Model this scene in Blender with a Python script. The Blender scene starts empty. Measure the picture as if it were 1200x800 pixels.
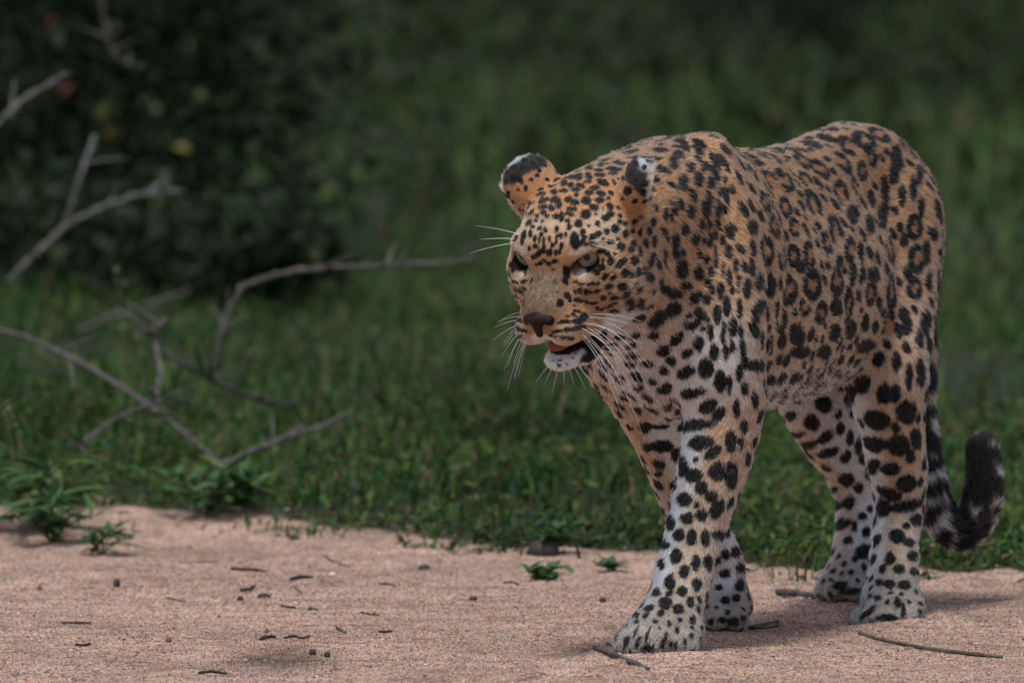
import bpy, math, random, os
import numpy as np
from mathutils import Vector, Matrix, Quaternion, noise as mnoise
from mathutils.bvhtree import BVHTree
from mathutils.kdtree import KDTree

DEV = os.environ.get('SCENE_DEV', '')
rng = np.random.default_rng(7)
random.seed(7)
scene = bpy.context.scene
COL = scene.collection
R = math.radians

# ------------------------------------------------------------------ camera
cam_d = bpy.data.cameras.new('camera')
cam = bpy.data.objects.new('camera', cam_d)
COL.objects.link(cam)
cam_d.lens = 446.4
cam_d.sensor_width = 36.0
cam_d.clip_start = 0.5
cam_d.clip_end = 3000
cam.location = (0, -16.0, 1.10)
cam.rotation_euler = (R(90) - math.atan(653 / 14880), 0, 0)
cam_d.dof.use_dof = True
cam_d.dof.focus_distance = 16.06
cam_d.dof.aperture_fstop = 9.0
cam_d.dof.aperture_blades = 9
scene.camera = cam

# ------------------------------------------------------------------ sky, sun, exposure
world = bpy.data.worlds.new('World')
scene.world = world
world.use_nodes = True
wn = world.node_tree
bg = wn.nodes['Background']
sky = wn.nodes.new('ShaderNodeTexSky')
sky.sky_type = 'NISHITA'
sky.sun_disc = False
SUN_EL, SUN_AZ = R(68), R(-18)       # azimuth measured from the camera's back towards its left
sky.sun_elevation = SUN_EL
sun_dir = Vector((math.sin(SUN_AZ) * math.cos(SUN_EL), -math.cos(SUN_AZ) * math.cos(SUN_EL), math.sin(SUN_EL)))
sky.sun_rotation = math.atan2(sun_dir.x, sun_dir.y)
sky.air_density = 1.0
sky.dust_density = 4.0
sky.ozone_density = 1.0
hsv = wn.nodes.new('ShaderNodeHueSaturation')
hsv.inputs['Saturation'].default_value = 0.85      # an overcast, nearly grey sky
wn.links.new(sky.outputs[0], hsv.inputs['Color'])
wn.links.new(hsv.outputs[0], bg.inputs[0])
bg.inputs[1].default_value = 0.072
sun_d = bpy.data.lights.new('sun', 'SUN')
sun_d.energy = 1.5
sun_d.angle = R(10)
sun_d.color = (1.0, 0.99, 0.975)
sun = bpy.data.objects.new('sun', sun_d)
COL.objects.link(sun)
sun.rotation_euler = sun_dir.to_track_quat('Z', 'Y').to_euler()
sun.location = (0, -4, 6)
scene.view_settings.view_transform = 'Standard'
scene.view_settings.look = 'None'
scene.view_settings.exposure = 0.80
scene.view_settings.gamma = 1.0
scene.cycles.use_denoising = True
scene.cycles.max_bounces = 6

# ------------------------------------------------------------------ helpers
def link(name, data, parent=None):
    o = bpy.data.objects.new(name, data)
    COL.objects.link(o)
    if parent is not None:
        o.parent = parent
    return o

def tag(o, label=None, cat=None, group=None, kind=None):
    if label: o['label'] = label
    if cat: o['category'] = cat
    if group: o['group'] = group
    if kind: o['kind'] = kind
    return o

def mesh_np(name, verts, faces, mat=None, smooth=True):
    """mesh from numpy arrays; all faces with the same corner count"""
    me = bpy.data.meshes.new(name)
    verts = np.asarray(verts, np.float32); faces = np.asarray(faces, np.int32)
    n, k = faces.shape
    me.vertices.add(len(verts)); me.vertices.foreach_set('co', verts.ravel())
    me.loops.add(n * k); me.loops.foreach_set('vertex_index', faces.ravel())
    me.polygons.add(n)
    me.polygons.foreach_set('loop_start', np.arange(0, n * k, k, dtype=np.int32))
    me.polygons.foreach_set('loop_total', np.full(n, k, np.int32))
    me.polygons.foreach_set('use_smooth', np.full(n, smooth))
    me.update(calc_edges=True)
    if mat: me.materials.append(mat)
    return me

def color_attr(me, cols, name='col', domain='POINT'):
    a = me.attributes.new(name, 'FLOAT_COLOR', domain)
    c = np.ones((len(cols), 4), np.float32); c[:, :3] = cols
    a.data.foreach_set('color', c.ravel())

def new_mat(name):
    m = bpy.data.materials.new(name)
    m.use_nodes = True
    nt = m.node_tree
    return m, nt, nt.nodes['Principled BSDF']

def vnoise(p, scale, seed=0.0):
    """cheap smooth value noise on (N,3) points, vectorised, range about -1..1"""
    q = np.asarray(p, np.float64) * scale + seed * 17.31
    i = np.floor(q).astype(np.int64); f = q - i
    u = f * f * (3 - 2 * f)
    def h(ix, iy, iz):
        n = (ix * 374761393 + iy * 668265263 + iz * 2147483647) & 0xffffffff
        n = ((n ^ (n >> 13)) * 1274126177) & 0xffffffff
        n = n ^ (n >> 16)
        return (n & 0xffff) / 32767.5 - 1.0
    r = 0
    for dx in (0, 1):
        for dy in (0, 1):
            for dz in (0, 1):
                w = (u[:, 0] if dx else 1 - u[:, 0]) * (u[:, 1] if dy else 1 - u[:, 1]) * (u[:, 2] if dz else 1 - u[:, 2])
                r = r + w * h(i[:, 0] + dx, i[:, 1] + dy, i[:, 2] + dz)
    return r

def sstep(a, b, x):
    t = np.clip((x - a) / (b - a), 0, 1)
    return t * t * (3 - 2 * t)

# ------------------------------------------------------------------ signed distance modelling
class SDF:
    """smooth union of primitives on a dense grid, turned into one closed mesh by surface nets"""
    def __init__(s, lo, hi, h):
        s.lo = np.array(lo, np.float64); s.h = h
        s.n = np.ceil((np.array(hi) - s.lo) / h).astype(int) + 1
        s.g = np.full(s.n, 1.0, np.float32)
        s.ax = [(s.lo[i] + h * np.arange(s.n[i])).astype(np.float32) for i in range(3)]
    def _box(s, lo, hi):
        a = np.clip(np.floor((np.array(lo) - s.lo) / s.h).astype(int), 0, s.n)
        b = np.clip(np.ceil((np.array(hi) - s.lo) / s.h).astype(int) + 1, 0, s.n)
        sl = tuple(slice(a[i], b[i]) for i in range(3))
        return sl, np.meshgrid(s.ax[0][sl[0]], s.ax[1][sl[1]], s.ax[2][sl[2]], indexing='ij', sparse=True)
    def _mix(s, sl, d, k, op):
        a = s.g[sl]
        if op == 'sub':
            d = -d
            hh = np.maximum(k - np.abs(a - d), 0) / k
            s.g[sl] = np.maximum(a, d) + hh * hh * k * 0.25
        else:
            hh = np.maximum(k - np.abs(a - d), 0) / k
            s.g[sl] = np.minimum(a, d) - hh * hh * k * 0.25
    def ell(s, c, r, M=None, k=0.02, op='add'):
        """ellipsoid, M rows = its own axes"""
        c = np.array(c, float); r = np.array(r, float)
        m = r.max() + k + 3 * s.h
        if M is None:
            ext = r + k + 3 * s.h; M = np.eye(3)
        else:
            ext = np.full(3, m)
        sl, (x, y, z) = s._box(c - ext, c + ext)
        x = x - np.float32(c[0]); y = y - np.float32(c[1]); z = z - np.float32(c[2])
        k0 = 0; k1 = 0
        for i in range(3):
            q = (M[i][0] * x + M[i][1] * y + M[i][2] * z) / r[i]
            k0 = k0 + q * q; k1 = k1 + (q / r[i]) ** 2
        k0 = np.sqrt(k0); k1 = np.sqrt(k1)
        d = k0 * (k0 - 1) / np.maximum(k1, 1e-6)
        d = np.where(k0 < 1e-3, -r.min(), d).astype(np.float32)
        s._mix(sl, d, k, op)
    def cone(s, a, b, ra, rb, k=0.02, op='add', flat=None):
        """round cone from a (radius ra) to b (radius rb)"""
        a = np.array(a, float); b = np.array(b, float)
        m = k + 3 * s.h
        lo = np.minimum(a - ra, b - rb) - m; hi = np.maximum(a + ra, b + rb) + m
        sl, (x, y, z) = s._box(lo, hi)
        ab = b - a; L2 = ab @ ab
        x = x - np.float32(a[0]); y = y - np.float32(a[1]); z = z - np.float32(a[2])
        t = np.clip((x * ab[0] + y * ab[1] + z * ab[2]) / L2, 0, 1)
        d = np.sqrt((x - t * ab[0]) ** 2 + (y - t * ab[1]) ** 2 + (z - t * ab[2]) ** 2) - (ra + (rb - ra) * t)
        s._mix(sl, d.astype(np.float32), k, op)
    def chain(s, pts, k=0.015, sub=7):
        """tube of varying radius along a smooth curve, blended into the grid once"""
        P = np.array([np.append(np.array(p, float), r) for p, r in pts])
        Q = np.vstack([2 * P[0] - P[1], P, 2 * P[-1] - P[-2]])
        C = []
        for i in range(1, len(Q) - 2):
            for t in np.arange(sub) / sub:
                a, b, c, d = Q[i - 1:i + 3]
                C.append(0.5 * (2 * b + (c - a) * t + (2 * a - 5 * b + 4 * c - d) * t * t + (3 * b - a - 3 * c + d) * t ** 3))
        C.append(P[-1]); C = np.array(C)
        m = k + 3 * s.h
        sl, (x, y, z) = s._box((C[:, :3] - C[:, 3:]).min(0) - m, (C[:, :3] + C[:, 3:]).max(0) + m)
        D = None
        lo0 = np.array([q.start for q in sl])
        D = np.full([q.stop - q.start for q in sl], 1.0, np.float32)
        for A, B in zip(C[:-1], C[1:]):
            s2, (x, y, z) = s._box(np.minimum(A[:3] - A[3], B[:3] - B[3]) - m, np.maximum(A[:3] + A[3], B[:3] + B[3]) + m)
            ab = B[:3] - A[:3]; L2 = max(ab @ ab, 1e-9)
            x = x - np.float32(A[0]); y = y - np.float32(A[1]); z = z - np.float32(A[2])
            t = np.clip((x * ab[0] + y * ab[1] + z * ab[2]) / L2, 0, 1)
            d = np.sqrt((x - t * ab[0]) ** 2 + (y - t * ab[1]) ** 2 + (z - t * ab[2]) ** 2) - (A[3] + (B[3] - A[3]) * t)
            s3 = tuple(slice(s2[i].start - lo0[i], s2[i].stop - lo0[i]) for i in range(3))
            D[s3] = np.minimum(D[s3], d.astype(np.float32))
        s._mix(sl, D, k, 'add')
    def mesh(s):
        g = s.g; n = s.n
        ins = g < 0
        c = np.zeros(tuple(n - 1), np.uint8)
        for dx in (0, 1):
            for dy in (0, 1):
                for dz in (0, 1):
                    c += ins[dx:n[0] - 1 + dx, dy:n[1] - 1 + dy, dz:n[2] - 1 + dz]
        act = (c > 0) & (c < 8)
        I = np.argwhere(act)
        idx = np.full(act.shape, -1, np.int32); idx[act] = np.arange(len(I))
        corner = {}
        for dx in (0, 1):
            for dy in (0, 1):
                for dz in (0, 1):
                    corner[dx, dy, dz] = g[I[:, 0] + dx, I[:, 1] + dy, I[:, 2] + dz]
        acc = np.zeros((len(I), 3)); cnt = np.zeros(len(I))
        for p in corner:
            for axn in range(3):
                if p[axn] == 0:
                    q = list(p); q[axn] = 1; q = tuple(q)
                    a, b = corner[p], corner[q]
                    m = (a < 0) != (b < 0)
                    t = np.where(m, a / np.where(m, a - b, 1), 0)
                    pos = np.tile(np.array(p, float), (len(I), 1)); pos[:, axn] = t
                    acc[m] += pos[m]; cnt[m] += 1
        v = s.lo + s.h * (I + acc / cnt[:, None])
        F = []
        for axn in range(3):
            u, w = (axn + 1) % 3, (axn + 2) % 3
            sa = [slice(1, n[i] - 1) for i in range(3)]; sb = list(sa)
            sa[axn] = slice(0, n[axn] - 1); sb[axn] = slice(1, n[axn])
            A = ins[tuple(sa)]; B = ins[tuple(sb)]
            e = np.argwhere(A != B)
            flip = A[tuple(e.T)]
            e = e + [0 if i == axn else 1 for i in range(3)]
            def cell(du, dw):
                q = e.copy(); q[:, u] -= du; q[:, w] -= dw
                return idx[tuple(q.T)]
            quad = np.stack([cell(1, 1), cell(0, 1), cell(0, 0), cell(1, 0)], 1)
            quad[~flip] = quad[~flip][:, ::-1]
            F.append(quad)
        return v, np.concatenate(F)
    def relax(s, v, F, it=1):
        """one or two rounds of averaging with edge neighbours"""
        for _ in range(it):
            acc = np.zeros_like(v); cnt = np.zeros(len(v))
            for i in range(4):
                for j in ((i + 1) % 4, (i + 3) % 4):
                    np.add.at(acc, F[:, i], v[F[:, j]]); np.add.at(cnt, F[:, i], 1)
            v = 0.5 * v + 0.5 * acc / cnt[:, None]
        return v

# ================================================================== the leopard
# body frame: f forward, l to its left, z up; origin on the ground under the shoulders
LEO_X, LEO_Y, LEO_A = 0.2142, 0.214, R(22)
fw = np.array([-math.sin(LEO_A), -math.cos(LEO_A), 0])
lf = np.array([math.cos(LEO_A), -math.sin(LEO_A), 0])
leo_mat = Matrix(((fw[0], lf[0], 0, LEO_X), (fw[1], lf[1], 0, LEO_Y), (0, 0, 1, 0), (0, 0, 0, 1)))
# f x l = up: (f, l, z) is right handed

# head frame (in body coordinates)
yaw, pitch = R(30.5) - LEO_A, R(30)
HF = np.array([math.cos(yaw) * math.cos(pitch), -math.sin(yaw) * math.cos(pitch), -math.sin(pitch)])
HL = np.array([math.sin(yaw), math.cos(yaw), 0.0])
HU = np.cross(HF, HL)
HO = np.array([0.293, -0.019, 0.520])
HM = np.array([HF, HL, HU])
def H(F, L, U):
    """head millimetres -> body coordinates"""
    return HO + (F * HF + L * HL + U * HU) * 0.001

BONES = []      # (a, b, radius, region) for fur direction, colour and spot size
def bone(a, b, r, region):
    BONES.append((np.array(a, float), np.array(b, float), r, region))

def build_body_sdf(h):
    S = SDF((-1.04, -0.22, -0.030), (0.50, 0.24, 0.70), h)
    # trunk
    S.ell((-0.20, 0, 0.450), (0.27, 0.112, 0.160), k=0.03)            # ribs
    S.ell((0.00, 0, 0.435), (0.14, 0.098, 0.140), k=0.05)              # chest
    S.ell((-0.43, 0, 0.448), (0.23, 0.104, 0.146), k=0.05)             # belly
    S.ell((-0.68, 0, 0.510), (0.14, 0.094, 0.110), k=0.05)             # pelvis
    S.chain([((-0.02, 0, 0.578), 0.050), ((-0.15, 0, 0.570), 0.050), ((-0.30, 0, 0.570), 0.048), ((-0.48, 0, 0.590), 0.049), ((-0.62, 0, 0.598), 0.053), ((-0.71, 0, 0.574), 0.052), ((-0.79, 0, 0.525), 0.046)], 0.05)
    # neck
    S.chain([((-0.03, 0, 0.535), 0.105), ((0.08, -0.004, 0.545), 0.096), ((0.22, -0.016, 0.538), 0.082)], 0.05, 20)
    S.chain([((0.02, 0, 0.44), 0.100), ((0.11, -0.008, 0.455), 0.090), ((0.22, -0.020, 0.468), 0.074)], 0.05, 20)
    # ---- fore legs
    # left: reaching forward
    S.chain([((0.005, 0.036, 0.614), 0.036), ((0.025, 0.062, 0.53), 0.052), ((0.075, 0.078, 0.44), 0.062), ((0.085, 0.085, 0.37), 0.057),
             ((0.078, 0.088, 0.30), 0.049), ((0.092, 0.080, 0.235), 0.043), ((0.116, 0.067, 0.155), 0.037), ((0.143, 0.060, 0.095), 0.035), ((0.180, 0.057, 0.045), 0.036)], 0.03)
    S.ell((-0.025, 0.077, 0.47), (0.085, 0.043, 0.115), k=0.014)          # upper arm muscle
    S.ell((0.042, 0.092, 0.325), (0.034, 0.026, 0.036), k=0.02)          # elbow
    S.ell((0.150, 0.060, 0.105), (0.020, 0.026, 0.020), k=0.015)         # wrist
    S.cone((0.02, 0.048, 0.628), (0.06, 0.090, 0.50), 0.018, 0.022, 0.025)   # ridge of the shoulder blade
    # right: trailing, about to leave the ground
    S.chain([((-0.005, -0.044, 0.603), 0.036), ((0.01, -0.066, 0.52), 0.052), ((0.045, -0.076, 0.43), 0.060), ((0.00, -0.068, 0.365), 0.055),
             ((-0.065, -0.056, 0.295), 0.047), ((-0.118, -0.048, 0.225), 0.040), ((-0.178, -0.040, 0.135), 0.035), ((-0.215, -0.034, 0.085), 0.035), ((-0.215, -0.030, 0.045), 0.036)], 0.03)
    # ---- hind legs
    # left: under the hip
    S.chain([((-0.68, 0.032, 0.53), 0.062), ((-0.63, 0.044, 0.43), 0.070), ((-0.570, 0.070, 0.335), 0.056), ((-0.575, 0.074, 0.27), 0.045),
             ((-0.605, 0.072, 0.20), 0.036), ((-0.620, 0.070, 0.150), 0.032), ((-0.595, 0.074, 0.090), 0.031), ((-0.565, 0.078, 0.035), 0.034)], 0.035)
    S.ell((-0.68, 0.036, 0.44), (0.085, 0.044, 0.12), k=0.04)
    S.cone((-0.632, 0.070, 0.175), (-0.640, 0.070, 0.150), 0.020, 0.018, 0.015)   # hock
    S.ell((-0.553, 0.084, 0.345), (0.030, 0.030, 0.032), k=0.025)                 # knee cap
    # right: trailing
    S.chain([((-0.69, -0.050, 0.53), 0.070), ((-0.68, -0.060, 0.42), 0.072), ((-0.645, -0.062, 0.315), 0.054), ((-0.69, -0.058, 0.25), 0.044),
             ((-0.755, -0.050, 0.185), 0.035), ((-0.780, -0.044, 0.145), 0.032), ((-0.770, -0.040, 0.100), 0.031), ((-0.750, -0.036, 0.050), 0.034)], 0.035)
    S.ell((-0.71, -0.055, 0.44), (0.08, 0.046, 0.12), k=0.04)
    # paws: pad plus four toes; (toe centre f, l, ground z, heading)
    for (pf, pl, pz, hd, sc) in PAWS:
        d = np.array([math.cos(hd), math.sin(hd), 0]); n = np.array([-math.sin(hd), math.cos(hd), 0])
        c = np.array([pf, pl, pz])
        M = np.array([d, n, [0, 0, 1]])
        S.ell(c + d * -0.004 + [0, 0, 0.031 * sc], np.array((0.046, 0.041, 0.031)) * sc, M, k=0.02)
        for t, (o, fwd, r) in enumerate(((-0.033, 0.022, 0.0155), (-0.0115, 0.036, 0.0175), (0.0115, 0.036, 0.0175), (0.033, 0.022, 0.0155))):
            a = c + (n * o + d * (fwd - 0.028)) * sc + [0, 0, 0.030 * sc]
            b = c + (n * o * 1.08 + d * fwd) * sc + [0, 0, r * sc]
            S.cone(a, b, 0.014 * sc, r * sc, 0.007)
    # ---- tail
    S.chain(list(zip(TAIL, TAILR)), 0.02)
    # ---- head
    def he(c, r, k, rot=None, op='add'):
        S.ell(H(*c), np.array(r) * 0.001, HM if rot is None else rot @ HM, k * 0.001, op)
    def hc(a, b, ra, rb, k, op='add'):
        S.cone(H(*a), H(*b), ra * 0.001, rb * 0.001, k * 0.001, op)
    he((-8, 0, 16), (84, 76, 61), 30)                   # cranium
    he((42, 0, 22), (42, 52, 38), 24)                   # brow
    for sd in (-1, 1):
        hc((45, 6 * sd, 12), (113, 9 * sd, -18), 24, 16, 14)          # bridge of the nose
    he((98, 0, -34), (46, 40, 32), 18)                  # muzzle core
    for sd in (-1, 1):
        he((106, 23 * sd, -47), (36, 25, 23), 6)        # whisker pads
        he((34, 50 * sd, -20), (48, 33, 47), 24)        # cheek
        he((0, 53 * sd, -45), (46, 31, 45), 26)         # jaw muscle
        hc((0, 48 * sd, -62), (84, 16 * sd, -104), 24, 15, 12)   # jaw bone
        hc((50, 20 * sd, 38), (50, 52 * sd, 36), 9, 8, 18)      # brow ridge
        hc((46, 60 * sd, 0), (74, 34 * sd, -10), 14, 12, 16)     # cheek bone
    hc((64, 0, -90), (102, 0, -96), 18, 15, 10)        # chin
    he((105, 0, -99), (21, 25, 11.5), 7)
    # ears: a cup with its mouth turned outward, its furred back to the front
    for sd in (-1, 1):
        o = np.array([-0.40, 0.76 * sd, -0.48]); o /= np.linalg.norm(o)   # opening
        up = np.array([-0.26, 0.58 * sd, 0.74]); up -= o * (up @ o); up /= np.linalg.norm(up)
        w = np.cross(up, o)
        rot = np.array([o, up, w])
        cc = np.array([-46, 77 * sd, 61])
        he(tuple(cc - up * 16), (24, 32, 34), 14, rot)
        he(tuple(cc + up * 5), (21, 34, 37), 8, rot)
        he(tuple(cc + o * 15 + up * 5), (25, 29, 32), 3, rot, 'sub')
    # eye sockets
    for sd in (-1, 1):
        o = np.array([0.80, 0.56 * sd, 0.05]); o /= np.linalg.norm(o)
        sl = np.array([-0.45, 0.72 * sd, 0.36]); sl -= o * (sl @ o); sl /= np.linalg.norm(sl)
        w = np.cross(o, sl)
        rot = np.array([o, sl, w])
        he((EYE[0] + 12, EYE[1] * sd + 5 * sd, EYE[2]), (24, 19.5, 9.8), 3.5, rot, 'sub')
    # lips: hanging flews, then the open mouth between them and the jaw
    for sd in (-1, 1):
        hc((98, 32 * sd, -56), (58, 42 * sd, -70), 15, 17, 10)
    S.ell(H(99, 0, -81), (0.046, 0.029, 0.0080), np.array([[math.cos(.25), 0, math.sin(.25)], [0, 1, 0], [-math.sin(.25), 0, math.cos(.25)]]).T @ HM, 0.006, 'sub')
    hc((128, 0, -46), (132, 0, -66), 3.0, 4.0, 5, 'sub')   # groove under the nose
    return S

EYE = (57, 41, 17)
# heading 0 = along the body; f, l, ground height, heading, size
PAWS = [(0.195, 0.053, 0.000, -0.05, 1.08), (-0.205, -0.028, 0.006, 0.0, 1.0), (-0.545, 0.086, -0.014, -0.1, 0.98), (-0.735, -0.036, 0.012, 0.05, 0.95)]
TAIL = [(-0.76, 0, 0.555), (-0.835, 0.005, 0.48), (-0.87, 0.000, 0.36), (-0.875, 0.004, 0.25), (-0.875, 0.018, 0.165), (-0.880, 0.042, 0.108), (-0.89, 0.072, 0.106), (-0.90, 0.086, 0.150), (-0.905, 0.084, 0.205)]
TAILR = [0.044, 0.034, 0.026, 0.022, 0.022, 0.023, 0.024, 0.024, 0.020]

bodyS = build_body_sdf(0.003 if 'coarse' not in DEV else 0.005)
bv, bf = bodyS.mesh()
bv = bodyS.relax(bv, bf, 1)
# slight unevenness of muscle and loose skin
_n = np.zeros_like(bv); _fn = np.cross(bv[bf[:, 2]] - bv[bf[:, 0]], bv[bf[:, 3]] - bv[bf[:, 1]])
for _i in range(4): np.add.at(_n, bf[:, _i], _fn)
_n /= np.linalg.norm(_n, axis=1, keepdims=True) + 1e-12
_hd = np.linalg.norm(bv - HO, axis=1)
bv = bv + _n * ((.0026 * vnoise(bv * np.array([1, 1, .6]), 22, 2) + .0013 * vnoise(bv, 55, 3)) * (.25 + .75 * sstep(.12, .2, _hd)))[:, None]

leopard = link('leopard', None)
leopard.matrix_world = leo_mat
tag(leopard, 'spotted leopard walking across the sand with its mouth slightly open', 'leopard')

# ------------------------------------------------------------------ coat: regions, fur direction, colours
def unit(a):
    return a / np.maximum(np.linalg.norm(a, axis=-1, keepdims=True), 1e-9)

def vert_normals(v, f):
    n = np.cross(v[f[:, 2]] - v[f[:, 0]], v[f[:, 3]] - v[f[:, 1]])
    out = np.zeros_like(v)
    for i in range(4):
        np.add.at(out, f[:, i], n)
    return unit(out), np.linalg.norm(n, axis=1) * 0.5

REG = ['head', 'neck', 'trunk', 'shoulder', 'thigh', 'leg', 'paw', 'tail']
A_ = np.array
BONES = [(H(95, 0, -25), H(-25, 0, 12), .062, 'head'), (H(95, 0, -112), H(10, 0, -75), .035, 'head'),
         (H(-46, 72, 66), H(-46, 60, 40), .035, 'head'), (H(-46, -72, 66), H(-46, -60, 40), .035, 'head'),
         (A_((.21, -.02, .50)), A_((.05, 0, .49)), .088, 'neck'),
         (A_((.0, 0, .46)), A_((-.70, 0, .48)), .125, 'trunk'), (A_((-.05, 0, .60)), A_((-.76, 0, .57)), .04, 'trunk'),
         (A_((.01, .06, .60)), A_((.08, .086, .36)), .060, 'shoulder'), (A_((.0, -.06, .59)), A_((.02, -.072, .38)), .058, 'shoulder'),
         (A_((.08, .088, .31)), A_((.135, .060, .10)), .042, 'leg'), (A_((-.05, -.058, .31)), A_((-.21, -.036, .09)), .042, 'leg'),
         (A_((-.68, .045, .52)), A_((-.60, .066, .36)), .070, 'thigh'), (A_((-.70, -.05, .52)), A_((-.66, -.062, .34)), .070, 'thigh'),
         (A_((-.575, .074, .29)), A_((-.60, .074, .07)), .038, 'leg'), (A_((-.68, -.058, .27)), A_((-.76, -.040, .08)), .038, 'leg')]
for (pf, pl, pz, hd, sc) in PAWS:
    BONES.append((A_((pf - .02 * math.cos(hd), pl - .02 * math.sin(hd), pz + .05)), A_((pf + .03 * math.cos(hd), pl + .03 * math.sin(hd), pz + .015)), .030, 'paw'))
for i in range(1, len(TAIL) - 1):
    BONES.append((A_(TAIL[i]), A_(TAIL[i + 1]), TAILR[i], 'tail'))

def coat_fields(p, n):
    """per point: region weights (N,8), fur direction, whiteness"""
    N = len(p)
    W = np.zeros((N, len(BONES)), np.float32)
    for j, (a, b, r, reg) in enumerate(BONES):
        ab = b - a
        t = np.clip((p - a) @ ab / (ab @ ab), 0, 1)
        d = np.linalg.norm(p - a - t[:, None] * ab, axis=1) - r
        W[:, j] = np.exp(-np.clip(d, -.02, .2) / 0.012)
    W /= W.sum(1, keepdims=True)
    rw = np.zeros((N, len(REG)))
    dr = np.zeros((N, 3))
    nose = H(132, 0, -30)
    for j, (a, b, r, reg) in enumerate(BONES):
        rw[:, REG.index(reg)] += W[:, j]
        if reg == 'head':
            d = unit(p - nose) - 0.25 * HU
        elif reg == 'neck':
            d = np.tile(A_((-.75, 0, -.55)), (N, 1))
        elif reg == 'trunk':
            d = np.tile(A_((-.9, 0, -.42)), (N, 1))
        elif reg == 'shoulder':
            d = np.tile(A_((-.45, 0, -.85)), (N, 1))
        elif reg == 'thigh':
            d = np.tile(A_((-.45, 0, -.85)), (N, 1))
        else:
            d = np.tile(unit(b - a), (N, 1))
        dr += W[:, j:j + 1] * unit(d)
    dr = dr - n * np.sum(dr * n, 1, keepdims=True)
    return rw, unit(dr)

def head_mm(p):
    return (p - HO) @ HM.T * 1000.0

TAN = A_((.37, .192, .092)); ORANGE = A_((.39, .160, .060)); BUFF = A_((.45, .320, .208)); WHITE = A_((.73, .77, .80))
BLACK = A_((.0050, .0050, .0052)); CENTRE = A_((.27, .115, .045)); GREYBUFF = A_((.118, .088, .058))

def blob(q, c, r):
    return 1 - sstep(0.6, 1.15, np.sqrt((((q - A_(c)) / A_(r)) ** 2).sum(1)))

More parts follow.
